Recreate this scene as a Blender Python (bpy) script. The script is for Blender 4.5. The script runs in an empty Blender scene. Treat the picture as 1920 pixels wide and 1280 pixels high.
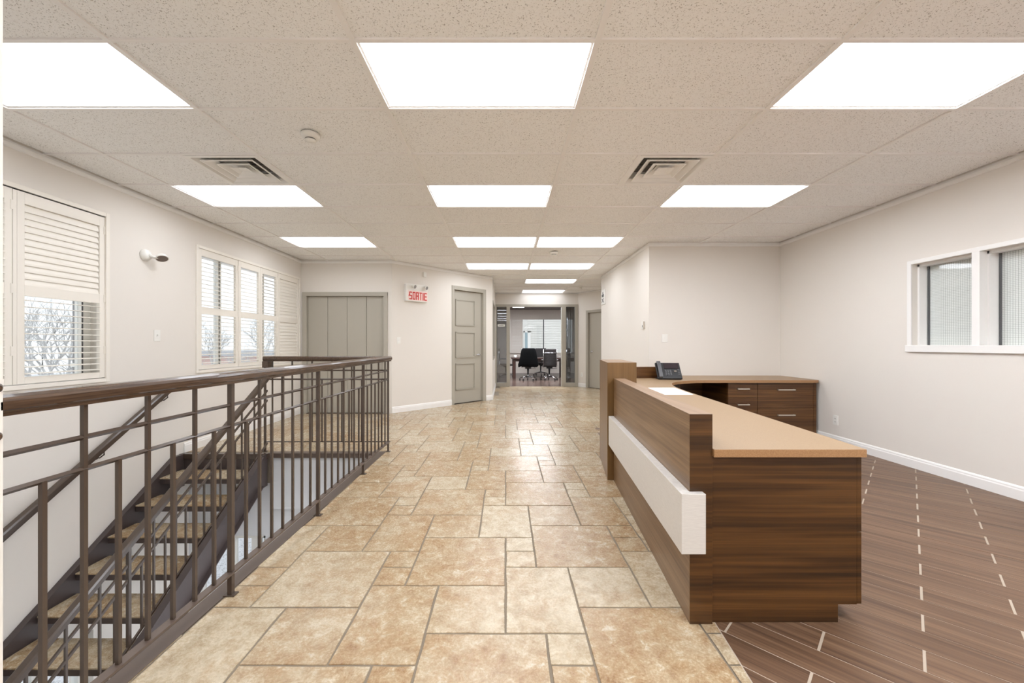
import bpy, bmesh, math, random
from mathutils import Vector, Matrix
random.seed(7)
C = bpy.context.scene.collection
PI = math.pi

# ------------------------------------------------------------------ camera, sky, exposure
cam_d = bpy.data.cameras.new('camera')
cam = bpy.data.objects.new('camera', cam_d); C.objects.link(cam)
cam.location = (0, 0, 1.23); cam.rotation_euler = (PI / 2, 0, 0)
cam_d.sensor_width = 36.0; cam_d.lens = 36.0 * 758 / 1920
cam_d.shift_x = 12 / 1920; cam_d.shift_y = 6 / 1920
cam_d.clip_start = 0.02; cam_d.clip_end = 300
bpy.context.scene.camera = cam

w = bpy.data.worlds.new('sky'); bpy.context.scene.world = w; w.use_nodes = True
bg = w.node_tree.nodes['Background']
bg.inputs[0].default_value = (0.90, 0.95, 1.0, 1); bg.inputs[1].default_value = 0.60     # bright overcast sky

vs = bpy.context.scene.view_settings
bpy.context.scene.display_settings.display_device = 'sRGB'
vs.view_transform = 'Standard'; vs.look = 'None'; vs.gamma = 1; vs.exposure = 1.24
vs.use_curve_mapping = False
LAMP_TINT = (0.945, 0.985, 1.05, 1)
PANEL_STRENGTH = 6.2       # ceiling light diffusers
CEIL = 2.74

# ------------------------------------------------------------------ materials
def lin(c):
    return tuple(((v / 255) / 12.92 if v / 255 <= 0.04045 else ((v / 255 + 0.055) / 1.055) ** 2.4) for v in c) + (1,)

def mat(name, col, rough=0.5, metal=0.0, spec=0.5, coat=0.0):
    m = bpy.data.materials.new(name); m.use_nodes = True
    b = m.node_tree.nodes['Principled BSDF']
    b.inputs['Base Color'].default_value = lin(col); b.inputs['Roughness'].default_value = rough
    b.inputs['Metallic'].default_value = metal; b.inputs['Specular IOR Level'].default_value = spec
    b.inputs['Coat Weight'].default_value = coat
    m['b'] = 1
    return m

class NT:
    def __init__(s, m): s.m = m; s.t = m.node_tree; s.b = s.t.nodes['Principled BSDF']
    def n(s, kind, **kw):
        x = s.t.nodes.new(kind)
        for k, v in kw.items():
            if k.startswith('i_'): x.inputs[int(k[2:]) if k[2:].isdigit() else k[2:]].default_value = v
            else: setattr(x, k, v)
        return x
    def l(s, a, b): s.t.links.new(a, b)
    def coord(s, kind='Object', scale=(1, 1, 1), rnd=0.0, rot=(0, 0, 0)):
        mp = s.n('ShaderNodeMapping'); mp.inputs['Scale'].default_value = scale; mp.inputs['Rotation'].default_value = rot
        if kind == 'World':
            g = s.n('ShaderNodeNewGeometry'); s.l(g.outputs['Position'], mp.inputs['Vector'])
        else:
            t = s.n('ShaderNodeTexCoord')
            if rnd:
                oi = s.n('ShaderNodeObjectInfo'); mu = s.n('ShaderNodeMath', operation='MULTIPLY'); mu.inputs[1].default_value = rnd
                ad = s.n('ShaderNodeVectorMath', operation='ADD')
                s.l(oi.outputs['Random'], mu.inputs[0]); s.l(t.outputs['Object'], ad.inputs[0]); s.l(mu.outputs[0], ad.inputs[1])
                s.l(ad.outputs[0], mp.inputs['Vector'])
            else: s.l(t.outputs['Object'], mp.inputs['Vector'])
        return mp.outputs[0]
    def noise(s, vec, scale, detail=4, rough=0.55, dist=0.0):
        x = s.n('ShaderNodeTexNoise'); x.inputs['Scale'].default_value = scale; x.inputs['Detail'].default_value = detail
        x.inputs['Roughness'].default_value = rough; x.inputs['Distortion'].default_value = dist
        s.l(vec, x.inputs['Vector']); return x.outputs['Fac']
    def ramp(s, fac, stops, interp='LINEAR'):
        r = s.n('ShaderNodeValToRGB'); r.color_ramp.interpolation = interp
        e = r.color_ramp.elements
        while len(e) < len(stops): e.new(0.5)
        for i, (p, c) in enumerate(stops):
            e[i].position = p; e[i].color = lin(c) if len(c) == 3 else c
        s.l(fac, r.inputs[0]); return r.outputs[0]
    def mix(s, fac, a, b, mode='MIX'):
        x = s.n('ShaderNodeMix', data_type='RGBA', blend_type=mode)
        for k, v in ((0, fac), (6, a), (7, b)):
            if hasattr(v, 'is_linked') or hasattr(v, 'links'): s.l(v, x.inputs[k])
            elif isinstance(v, tuple): x.inputs[k].default_value = lin(v) if len(v) == 3 else v
            else: x.inputs[k].default_value = v
        return x.outputs[2]
    def bump(s, h, strength=0.2, dist=0.01):
        x = s.n('ShaderNodeBump'); x.inputs['Strength'].default_value = strength; x.inputs['Distance'].default_value = dist
        s.l(h, x.inputs['Height']); s.l(x.outputs[0], s.b.inputs['Normal'])
    def col(s, c): s.l(c, s.b.inputs['Base Color'])

def m_travertine(name, world=False):
    m = mat(name, (205, 175, 138), 0.33, spec=0.5); t = NT(m)
    v = t.coord('World') if world else t.coord('Object', rnd=60)
    a = t.noise(v, 3.4, 4, 0.6, 0.7); b = t.noise(v, 15, 10, 0.80, 0.5); c = t.noise(v, 95, 5, 0.8)
    pale = t.ramp(b, [(0.36, (164, 145, 118)), (0.48, (186, 170, 143)), (0.62, (206, 194, 172))])
    rusty = t.ramp(b, [(0.34, (136, 103, 72)), (0.46, (166, 138, 104)), (0.56, (182, 160, 128)), (0.64, (210, 200, 182))])
    f1 = t.n('ShaderNodeMath', operation='MULTIPLY_ADD'); f1.inputs[1].default_value = 3.2; f1.inputs[2].default_value = -1.15; t.l(a, f1.inputs[0])
    if not world:
        oi = t.n('ShaderNodeObjectInfo'); f2 = t.n('ShaderNodeMath', operation='MULTIPLY_ADD', use_clamp=True); f2.inputs[1].default_value = 1.1
        f0 = t.n('ShaderNodeMath', operation='ADD'); f0.inputs[1].default_value = -0.50; t.l(f1.outputs[0], f0.inputs[0])
        t.l(oi.outputs['Random'], f2.inputs[0]); t.l(f0.outputs[0], f2.inputs[2]); fac = f2.outputs[0]
    else:
        f1.use_clamp = True; fac = f1.outputs[0]
    x = t.mix(fac, pale, rusty)
    gr = t.ramp(c, [(0.36, (172, 152, 128)), (0.5, (240, 236, 228))])
    x = t.mix(0.30, x, gr, 'MULTIPLY')
    t.col(x)
    t.bump(b, 0.12, 0.004)
    rr = t.ramp(c, [(0.3, (110, 110, 110)), (0.7, (160, 160, 160))]); t.l(rr, t.b.inputs['Roughness'])
    return m

def m_wood(name, dark, mid, light, axis='z', rough=0.38, fine=34.0, world=False, rnd=8, coat=0.0):
    """laminate grain: 'fine' direction is the axis across the grain"""
    m = mat(name, mid, rough, spec=0.45, coat=coat); t = NT(m)
    sc = {'z': (0.8, 0.8, fine), 'x': (fine, 0.8, 0.8), 'y': (0.8, fine, 0.8), 'xy': (fine, fine, 0.8)}[axis]
    v = t.coord('World' if world else 'Object', scale=sc, rnd=0 if world else rnd)
    a = t.noise(v, 1.0, 5, 0.6, 0.35)
    v2 = t.coord('World' if world else 'Object', scale=tuple(q * 0.22 if q > 5 else q * 0.9 for q in sc), rnd=0 if world else rnd)
    b = t.noise(v2, 1.0, 3, 0.5, 0.6)
    v3 = t.coord('World' if world else 'Object', scale=tuple(q * 5 if q > 5 else q * 4 for q in sc), rnd=0 if world else rnd)
    c = t.noise(v3, 1.0, 3, 0.6)
    x = t.mix(0.5, t.ramp(a, [(0.34, dark), (0.5, mid), (0.66, light)]), t.ramp(b, [(0.35, dark), (0.5, mid), (0.65, light)]))
    x = t.mix(0.30, x, t.ramp(c, [(0.35, (150, 140, 130)), (0.6, (255, 255, 255))]), 'MULTIPLY')
    t.col(x); t.bump(c, 0.05, 0.002)
    return m

M = {}
M['wall'] = mat('wall_paint', (233, 227, 219), 0.6, spec=0.3)
t = NT(M['wall']); t.bump(t.noise(t.coord('World'), 260, 3), 0.05, 0.001)
M['wall_low'] = mat('lower_wall_paint', (226, 226, 227), 0.6, spec=0.2)
M['trim'] = mat('white_trim_paint', (245, 243, 240), 0.4)
M['shutter'] = mat('shutter_paint', (243, 237, 227), 0.42)
M['door'] = mat('taupe_door_paint', (178, 172, 159), 0.42)
M['travertine'] = m_travertine('travertine_tile')
M['travertine_far'] = m_travertine('travertine_tile_joined', True)
M['grout'] = mat('brown_grout', (126, 114, 98), 0.9)
M['grout_light'] = mat('pale_grout', (180, 165, 148), 0.85)
M['plank'] = m_wood('wood_look_tile', (76, 54, 40), (112, 84, 63), (136, 108, 84), 'y', 0.42, 60, rnd=40)
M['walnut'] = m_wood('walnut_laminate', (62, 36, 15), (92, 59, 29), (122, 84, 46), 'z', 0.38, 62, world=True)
M['walnut_end_shaded'] = m_wood('walnut_laminate_shaded', (44, 27, 8), (76, 47, 17), (106, 70, 32), 'z', 0.40, 62, world=True)  # same walnut, darkened in colour for end faces that get little light
M['walnut_top_sheen'] = m_wood('walnut_laminate_top_sheen', (128, 102, 78), (148, 120, 94), (166, 138, 112), 'x', 0.36, 50, world=True)  # same walnut, lightened: the sheen on top faces is in the colour
M['walnut_side_sheen'] = m_wood('walnut_laminate_side_sheen', (98, 70, 44), (124, 94, 64), (148, 118, 86), 'z', 0.34, 60, world=True)  # same walnut, lightened: window sheen on the sides is in the colour
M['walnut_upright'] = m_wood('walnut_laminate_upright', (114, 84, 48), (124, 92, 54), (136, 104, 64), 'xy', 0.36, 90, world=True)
M['laminate'] = mat('tan_worktop_laminate', (198, 166, 128), 0.42)
t = NT(M['laminate']); t.col(t.ramp(t.noise(t.coord('World'), 350, 2), [(0.3, (146, 120, 90)), (0.7, (162, 136, 105))]))
M['laminate_edge'] = mat('tan_edge_band', (178, 134, 92), 0.45)
t = NT(M['laminate_edge']); t.col(t.ramp(t.noise(t.coord('World'), 300, 2), [(0.3, (150, 110, 72)), (0.7, (174, 134, 94))]))
M['silver'] = mat('brushed_silver_laminate', (214, 210, 204), 0.4, metal=0.1)
t = NT(M['silver']); t.col(t.ramp(t.noise(t.coord('World', (1, 1, 30)), 30, 3), [(0.3, (208, 203, 197)), (0.7, (224, 220, 214))]))
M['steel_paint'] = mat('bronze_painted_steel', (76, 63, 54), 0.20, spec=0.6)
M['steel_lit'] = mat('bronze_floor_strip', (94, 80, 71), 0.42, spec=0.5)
M['stringer'] = mat('dark_stringer_paint', (74, 64, 62), 0.38, spec=0.5)
M['handrail'] = mat('stained_handrail', (92, 62, 40), 0.25, spec=0.5, coat=0.3)
t = NT(M['handrail']); t.col(t.ramp(t.noise(t.coord('World', (30, 2, 60)), 3, 5), [(0.3, (56, 40, 30)), (0.52, (78, 58, 43)), (0.7, (98, 76, 58))]))
M['chrome'] = mat('brushed_chrome', (196, 196, 198), 0.16, metal=1.0)
M['nickel'] = mat('satin_nickel', (205, 198, 186), 0.35, metal=0.9)
M['black'] = mat('black_plastic', (24, 24, 26), 0.4)
M['black_soft'] = mat('black_fabric', (12, 12, 13), 0.95, spec=0.1)
M['leather'] = mat('black_leather', (34, 28, 28), 0.42)
M['dark_wood'] = mat('dark_table_wood', (58, 36, 30), 0.35)
M['dark_floor'] = m_wood('dark_wood_floor', (70, 54, 48), (92, 74, 66), (112, 94, 84), 'x', 0.22, 9, world=True)
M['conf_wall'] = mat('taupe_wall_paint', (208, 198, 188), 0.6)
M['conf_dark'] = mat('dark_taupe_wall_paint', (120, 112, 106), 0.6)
M['plastic'] = mat('white_plastic', (240, 238, 232), 0.35)
M['paper'] = mat('white_paper', (250, 250, 250), 0.6)
M['grey_plastic'] = mat('grey_plastic', (84, 84, 87), 0.4)
M['red'] = mat('red_letters', (214, 46, 34), 0.4)
M['siding'] = mat('white_siding', (228, 225, 218), 0.6)
M['bark'] = mat('grey_bark', (212, 210, 208), 0.9)
M['leaf'] = mat('green_leaf', (110, 150, 120), 0.6)
M['stone_out'] = mat('pale_gravel', (214, 214, 216), 0.9)
t = NT(M['stone_out']); t.col(t.ramp(t.noise(t.coord('World'), 26, 4, 0.8), [(0.36, (150, 150, 154)), (0.5, (226, 226, 230))]))
M['steel_duct'] = mat('duct_interior', (120, 116, 112), 0.6)
M['diffuser_body'] = mat('diffuser_enamel', (246, 244, 240), 0.4)

# acoustic tile: pale board with small dark worm-like fissures
m = mat('acoustic_tile', (226, 217, 208), 0.85, spec=0.1); M['acoustic'] = m; t = NT(m)
v = t.coord('World'); n1 = t.noise(v, 150, 2, 0.5, 0.9); n2 = t.noise(v, 48, 2, 0.5, 0.3)
x = t.ramp(n1, [(0.0, (110, 100, 92)), (0.345, (122, 110, 100)), (0.385, (251, 250, 248)), (1.0, (251, 250, 248))])
x = t.mix(0.35, x, t.ramp(n2, [(0.3, (242, 239, 235)), (0.6, (251, 250, 248))]))
t.col(x); t.bump(n1, 0.12, 0.002)
M['tee'] = mat('ceiling_grid_enamel', (246, 243, 240), 0.5)

# light diffusers (visible lamps, and fills added out of view)
for key_, k_ in (('lit', 1.0), ('lit_left', 0.50), ('lit_mid', 0.84), ('lit_office', 1.22), ('lit_hall', 0.56), ('lit_rear_fill', 1.75), ('lit_meeting_fill', 3.2), ('lit_last', 0.30)):
    m = bpy.data.materials.new(key_ + '_diffuser'); m.use_nodes = True; nt = m.node_tree; nt.nodes.clear()
    em = nt.nodes.new('ShaderNodeEmission'); em.inputs[0].default_value = LAMP_TINT; em.inputs[1].default_value = PANEL_STRENGTH * k_
    ou = nt.nodes.new('ShaderNodeOutputMaterial'); nt.links.new(em.outputs[0], ou.inputs[0]); M[key_] = m

def m_glass(name, tint=(1, 1, 1, 1), refl=1.0):
    m = bpy.data.materials.new(name); m.use_nodes = True; nt = m.node_tree; nt.nodes.clear()
    tr = nt.nodes.new('ShaderNodeBsdfTransparent'); tr.inputs[0].default_value = tint
    gl = nt.nodes.new('ShaderNodeBsdfGlossy'); gl.inputs['Roughness'].default_value = 0.02
    lw = nt.nodes.new('ShaderNodeLayerWeight'); pw = nt.nodes.new('ShaderNodeMath'); pw.operation = 'POWER'; pw.inputs[1].default_value = 5
    fr = nt.nodes.new('ShaderNodeMath'); fr.operation = 'MULTIPLY_ADD'; fr.inputs[1].default_value = 0.96; fr.inputs[2].default_value = 0.04
    lw.inputs[0].default_value = 0.5; nt.links.new(lw.outputs['Facing'], pw.inputs[0]); nt.links.new(pw.outputs[0], fr.inputs[0])
    mu = nt.nodes.new('ShaderNodeMath'); mu.operation = 'MULTIPLY'; mu.inputs[1].default_value = refl
    mx = nt.nodes.new('ShaderNodeMixShader'); o = nt.nodes.new('ShaderNodeOutputMaterial')
    nt.links.new(fr.outputs[0], mu.inputs[0]); nt.links.new(mu.outputs[0], mx.inputs[0])
    nt.links.new(tr.outputs[0], mx.inputs[1]); nt.links.new(gl.outputs[0], mx.inputs[2]); nt.links.new(mx.outputs[0], o.inputs[0])
    return m
M['glass'] = m_glass('clear_glass', (0.97, 0.98, 0.98, 1))
M['glass_side'] = m_glass('sidelight_glass', (0.50, 0.51, 0.52, 1), 2.2)

# wired glass: woven mesh drawn into a pale translucent sheet
m = mat('wire_mesh_screen', (196, 196, 190), 0.55, spec=0.3); M['mesh'] = m; t = NT(m)
def gridline(t, outsock, comp, pitch, wid):
    sp = t.n('ShaderNodeSeparateXYZ'); t.l(outsock, sp.inputs[0])
    a = t.n('ShaderNodeMath', operation='PINGPONG'); a.inputs[1].default_value = pitch / 2; t.l(sp.outputs[comp], a.inputs[0])
    b = t.n('ShaderNodeMath', operation='LESS_THAN'); b.inputs[1].default_value = wid; t.l(a.outputs[0], b.inputs[0]); return b.outputs[0]
vv = t.coord('World')
g1 = gridline(t, vv, 1, 0.0185, 0.0012); g2 = gridline(t, vv, 2, 0.0150, 0.0008)
mx_ = t.n('ShaderNodeMath', operation='MAXIMUM'); t.l(g1, mx_.inputs[0]); t.l(g2, mx_.inputs[1])
t.col(t.mix(mx_.outputs[0], (244, 244, 240), (165, 165, 161)))

# ------------------------------------------------------------------ helpers
FR = {}      # object name -> world matrix of its thing's frame
def link(o, parent=None):
    C.objects.link(o)
    if parent is not None: o.parent = parent
    return o
def fin(o, label=None, cat=None, group=None, kind=None):
    if label: o['label'] = label
    if cat: o['category'] = cat
    if group: o['group'] = group
    if kind: o['kind'] = kind
    return o
def thing(name, label, cat, loc=(0, 0, 0), rz=0.0, group=None, kind=None):
    o = bpy.data.objects.new(name, None); o.empty_display_size = 0.1; C.objects.link(o)
    o.location = loc; o.rotation_euler = (0, 0, rz)
    FR[o.name] = Matrix.Translation(loc) @ Matrix.Rotation(rz, 4, 'Z')
    return fin(o, label, cat, group, kind)
def frame_of(p): return FR.get(p.name, Matrix.Identity(4)) if p is not None else Matrix.Identity(4)

class B:
    """collects simple shapes, in world coordinates (or in the thing's own frame when local=True)"""
    def __init__(s): s.bm = bmesh.new(); s.mi = 0
    def _f(s, vs, idx, smooth=False):
        for f in idx:
            try:
                x = s.bm.faces.new([vs[i] for i in f]); x.material_index = s.mi; x.smooth = smooth
            except ValueError: pass
    def box(s, x0, x1, y0, y1, z0, z1, M_=None):
        p = [Vector((x, y, z)) for z in (z0, z1) for y in (y0, y1) for x in (x0, x1)]
        if M_ is not None: p = [M_ @ q for q in p]
        v = [s.bm.verts.new(q) for q in p]
        s._f(v, [(0, 2, 3, 1), (4, 5, 7, 6), (0, 1, 5, 4), (2, 6, 7, 3), (0, 4, 6, 2), (1, 3, 7, 5)]); return s
    def prism(s, pts, z0, z1, M_=None):
        n = len(pts)
        a = [Vector((x, y, z0)) for x, y in pts]; b = [Vector((x, y, z1)) for x, y in pts]
        if M_ is not None: a = [M_ @ q for q in a]; b = [M_ @ q for q in b]
        v = [s.bm.verts.new(q) for q in a + b]
        s._f(v, [tuple(range(n))[::-1], tuple(range(n, 2 * n))] + [(i, (i + 1) % n, n + (i + 1) % n, n + i) for i in range(n)]); return s
    def sweep(s, prof, path, smooth=False, up=Vector((0, 0, 1))):
        """profile (u right, v up) carried along a list of points"""
        rings = []; path = [Vector(p) for p in path]
        for i, p in enumerate(path):
            d = (path[min(i + 1, len(path) - 1)] - path[max(i - 1, 0)])
            r = d.cross(up)
            if r.length < 1e-6: r = Vector((1, 0, 0))
            r.normalize(); u2 = up if abs(d.normalized().dot(up)) < 0.95 else d.cross(r).normalized()
            rings.append([s.bm.verts.new(p + r * a + u2 * b) for a, b in prof])
        n = len(prof)
        for i in range(len(rings) - 1):
            for j in range(n):
                k = (j + 1) % n
                f = s.bm.faces.new((rings[i][j], rings[i][k], rings[i + 1][k], rings[i + 1][j])); f.smooth = smooth; f.material_index = s.mi
        for r in (rings[0], rings[-1][::-1]):
            f = s.bm.faces.new(r); f.material_index = s.mi
        return s
    def beam(s, p0, p1, wd, h):
        return s.sweep([(-wd / 2, -h / 2), (wd / 2, -h / 2), (wd / 2, h / 2), (-wd / 2, h / 2)], [p0, p1])
    def tube(s, path, r, n=8):
        path = [Vector(p) for p in path]; rr = r if isinstance(r, (list, tuple)) else [r] * len(path)
        rings = []
        for i, p in enumerate(path):
            d = (path[min(i + 1, len(path) - 1)] - path[max(i - 1, 0)]).normalized()
            a = d.orthogonal().normalized() if abs(d.z) > 0.9 else d.cross(Vector((0, 0, 1))).normalized()
            b = d.cross(a)
            rings.append([s.bm.verts.new(p + (a * math.cos(2 * PI * k / n) + b * math.sin(2 * PI * k / n)) * rr[i]) for k in range(n)])
        for i in range(len(rings) - 1):
            for j in range(n):
                k = (j + 1) % n
                f = s.bm.faces.new((rings[i][j], rings[i][k], rings[i + 1][k], rings[i + 1][j])); f.smooth = True; f.material_index = s.mi
        for r_ in (rings[0], rings[-1][::-1]):
            f = s.bm.faces.new(r_); f.material_index = s.mi
        return s
    def lathe(s, c, prof, n=24, axis=Vector((0, 0, 1))):
        c = Vector(c); axis = Vector(axis).normalized(); a = axis.orthogonal().normalized(); b = axis.cross(a)
        rings = [[s.bm.verts.new(c + axis * z + (a * math.cos(2 * PI * k / n) + b * math.sin(2 * PI * k / n)) * max(r, 1e-4)) for k in range(n)] for r, z in prof]
        for i in range(len(rings) - 1):
            for j in range(n):
                k = (j + 1) % n
                f = s.bm.faces.new((rings[i][j], rings[i][k], rings[i + 1][k], rings[i + 1][j])); f.smooth = True; f.material_index = s.mi
        for r_ in (rings[0], rings[-1][::-1]):
            f = s.bm.faces.new(r_); f.material_index = s.mi
        return s
    def quadring(s, outer, inner, M_=None):
        """frame between two 4-point loops (3-D)"""
        o = [s.bm.verts.new((M_ @ Vector(p)) if M_ is not None else p) for p in outer]
        i = [s.bm.verts.new((M_ @ Vector(p)) if M_ is not None else p) for p in inner]
        for k in range(4):
            j = (k + 1) % 4; f = s.bm.faces.new((o[k], o[j], i[j], i[k])); f.material_index = s.mi
        return s
    def obj(s, name, mats, parent=None, local=False, bevel=0.0, **tags):
        bm = s.bm
        if parent is not None and not local: bm.transform(frame_of(parent).inverted())
        bmesh.ops.recalc_face_normals(bm, faces=bm.faces)
        me = bpy.data.meshes.new(name); bm.to_mesh(me); bm.free()
        for q in (mats if isinstance(mats, (list, tuple)) else [mats]): me.materials.append(q)
        o = bpy.data.objects.new(name, me); link(o, parent)
        if parent is not None: FR[o.name] = frame_of(parent)
        if bevel:
            b = o.modifiers.new('bevel', 'BEVEL'); b.width = bevel; b.segments = 2; b.limit_method = 'ANGLE'
        return fin(o, tags.get('label'), tags.get('cat'), tags.get('group'), tags.get('kind'))

def clip(poly, a, b, c):
    """keep a*x+b*y<=c"""
    out = []
    for i in range(len(poly)):
        p, q = poly[i], poly[(i + 1) % len(poly)]
        dp, dq = a * p[0] + b * p[1] - c, a * q[0] + b * q[1] - c
        if dp <= 0: out.append(p)
        if (dp < 0 < dq) or (dq < 0 < dp):
            k = dp / (dp - dq); out.append((p[0] + (q[0] - p[0]) * k, p[1] + (q[1] - p[1]) * k))
    return out
def area(p): return abs(sum(p[i][0] * p[(i + 1) % len(p)][1] - p[(i + 1) % len(p)][0] * p[i][1] for i in range(len(p)))) / 2

def walls(boxes, name, m=None, **kw):
    b = B()
    for q in boxes: b.box(*q)
    return b.obj(name, m or M['wall'], kind='structure', **kw)
def grid_wall(plane, c0, c1, u0, u1, z0, z1, holes):
    """boxes of a wall with rectangular holes; plane 'x' (runs along y) or 'y' (runs along x)"""
    us = sorted({u0, u1, *[h[0] for h in holes], *[h[1] for h in holes]}); zs = sorted({z0, z1, *[h[2] for h in holes], *[h[3] for h in holes]})
    out = []
    for i in range(len(us) - 1):
        for j in range(len(zs) - 1):
            mu, mz = (us[i] + us[i + 1]) / 2, (zs[j] + zs[j + 1]) / 2
            if any(h[0] < mu < h[1] and h[2] < mz < h[3] for h in holes): continue
            out.append((c0, c1, us[i], us[i + 1], zs[j], zs[j + 1]) if plane == 'x' else (us[i], us[i + 1], c0, c1, zs[j], zs[j + 1]))
    return out

# key plan dimensions (metres)
LX1A = -2.64
XL, XR = -3.67, 4.075          # side walls
OX, OY0, OY1 = -1.375, 1.06, 4.66   # stair opening: right edge, near and far edge
A = Vector((-2.04, 7.25)); Bp = Vector((-0.297, 9.05)); dAB = (Bp - A).normalized(); nAB = Vector((dAB.y, -dAB.x))   # slanted wall
YG = 11.9                      # glazed partition
def edge_x(y): return 0.889 + 0.092 * (y - 1.4)    # joint between the stone and the wood-look floor

# ------------------------------------------------------------------ floor
b = B()
b.box(-1.45, 4.25, -2.6, 12.0, -0.35, -0.0035); b.box(-3.9, -1.45, OY1 - 0.04, 9.2, -0.35, -0.0035); b.box(-3.9, -1.45, -2.6, 0.94, -0.35, -0.0035)
floor = b.obj('floor', M['grout'], kind='structure')
B().prism([(edge_x(-2.6), -2.6), (4.1, -2.6), (4.1, 6.0), (edge_x(6.0), 6.0)], -0.0035, -0.0014).obj('grout_bed', M['grout_light'], floor)

U = 0.1713; GAP = 0.0026
def stone_outline(w_, h_, rng):
    pts = []; hw, hh = w_ / 2 - GAP, h_ / 2 - GAP; k = 2 * int(round(w_ / U)); l = 2 * int(round(h_ / U))
    j = lambda: rng.uniform(0, 0.0032)
    for i in range(k): pts.append((-hw + 2 * hw * i / k, -hh + j()))
    for i in range(l): pts.append((hw - j(), -hh + 2 * hh * i / l))
    for i in range(k): pts.append((hw - 2 * hw * i / k, hh - j()))
    for i in range(l): pts.append((-hw + j(), hh - 2 * hh * i / l))
    return pts
rng = random.Random(3)
shapes = {s: [stone_outline(s[0] * U, s[1] * U, rng) for _ in range(3)] for s in ((3, 3), (2, 3), (2, 2), (1, 1))}
def tile_mesh(name, pts, m, th=0.0055, bev=0.0016):
    """thin slab with a small chamfer; pts counter-clockwise about the origin"""
    cx = sum(p[0] for p in pts) / len(pts); cy = sum(p[1] for p in pts) / len(pts); n = len(pts)
    vs = []
    for p in pts: vs.append((p[0], p[1], -th))
    for p in pts:
        d = math.hypot(p[0] - cx, p[1] - cy) or 1; k = 1 - bev * 1.4 / d
        vs.append((cx + (p[0] - cx) * k, cy + (p[1] - cy) * k, 0))
    fs = [tuple(range(n, 2 * n))] + [(i, (i + 1) % n, n + (i + 1) % n, n + i) for i in range(n)]
    me = bpy.data.meshes.new(name); me.from_pydata(vs, [], fs); me.materials.append(m); return me
shared = {s: [tile_mesh('stone_tile', q, M['travertine']) for q in shapes[s]] for s in shapes}
tiles = []
for ia in range(-14, 15):
    for ib in range(-8, 18):
        i0, j0 = -3 + 4 * ia - ib, 3 + ia + 5 * ib
        for (di, dj, wq, hq) in ((0, 0, 3, 3), (-2, 2, 2, 3), (0, 3, 2, 2), (-1, 0, 1, 1), (-1, 1, 1, 1)):
            cx, cy = (i0 + di + wq / 2) * U, 1.552 + (j0 + dj + hq / 2) * U
            if not (-4.2 < cx < 3.2 and -2.6 < cy < 12.1): continue
            tiles.append((cx, cy, wq, hq))
def clip_tile(cx, cy, pts):
    """list of polygons (world) left after cutting at walls and openings"""
    p = [(x + cx, y + cy) for x, y in pts]; a0 = area(p)
    p = clip(p, -1, 0, 3.67)
    if cy < 5.6: p = clip(p, 1, -0.092, 0.889 - 0.092 * 1.4)
    elif cy < 9.0: p = clip(p, 1, 0, 2.13)
    if cy > YG - 0.5: p = clip(p, 0, 1, YG + 0.02)
    if cy > 6.8:
        if cx < -2.04 - 0.1: p = clip(p, 0, 1, 7.25)
        elif cy < 9.05 or cx < -0.3: p = clip(p, -nAB.x, -nAB.y, -(nAB.x * A.x + nAB.y * A.y))
        if cy > 9.05: p = clip(p, -1, 0, 0.3)
    if len(p) < 3 or area(p) < 1e-4: return [], 0
    outs = [p]
    if p and cx < OX + 0.4 and OY0 - 0.6 < cy < OY1 + 0.4:     # stair opening
        right = clip(p, -1, 0, -OX); left = clip(p, 1, 0, OX)
        outs = [right]
        if len(left) > 2:
            outs.append(clip(left, 0, -1, -OY1)); outs.append(clip(left, 0, 1, 0.94))
    outs = [q for q in outs if len(q) > 2 and area(q) > 2e-4]
    return outs, sum(area(q) for q in outs) / a0
pieces = []
for k, (cx, cy, wq, hq) in enumerate(tiles):
    pts = shapes[(wq, hq)][k % 3]; outs, frac = clip_tile(cx, cy, pts)
    for q in outs: pieces.append((cx, cy, wq, hq, k % 3, q, frac > 0.9999 and len(outs) == 1))
def size_in_view(pc):
    cx, cy = pc[0], pc[1]
    if cy < 1.25 or abs(cx) > cy * 1.29 + 0.2: return 0
    if cx > edge_x(cy): return 0
    return area(pc[5]) / cy ** 3
pieces.sort(key=size_in_view, reverse=True)
rest = bmesh.new()
for n_, (cx, cy, wq, hq, kk, poly, whole) in enumerate(pieces):
    if n_ < 295 and size_in_view(pieces[n_]) > 0:
        if whole: me = shared[(wq, hq)][kk]; loc = (cx, cy, random.uniform(-0.0006, 0.0004))
        else:
            gx = sum(p[0] for p in poly) / len(poly); gy = sum(p[1] for p in poly) / len(poly)
            me = tile_mesh('stone_tile_cut', [(p[0] - gx, p[1] - gy) for p in poly], M['travertine']); loc = (gx, gy, 0)
        o = bpy.data.objects.new('stone_tile', me); o.location = loc; link(o, floor)
    else:
        vs_ = [rest.verts.new((p[0], p[1], -0.0005)) for p in poly]
        try: rest.faces.new(vs_)
        except ValueError: pass
me = bpy.data.meshes.new('stone_tiles_far'); bmesh.ops.recalc_face_normals(rest, faces=rest.faces); rest.to_mesh(me); rest.free(); me.materials.append(M['travertine_far'])
o = bpy.data.objects.new('stone_paving', me); link(o, floor); fin(o, kind='stuff')

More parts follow.
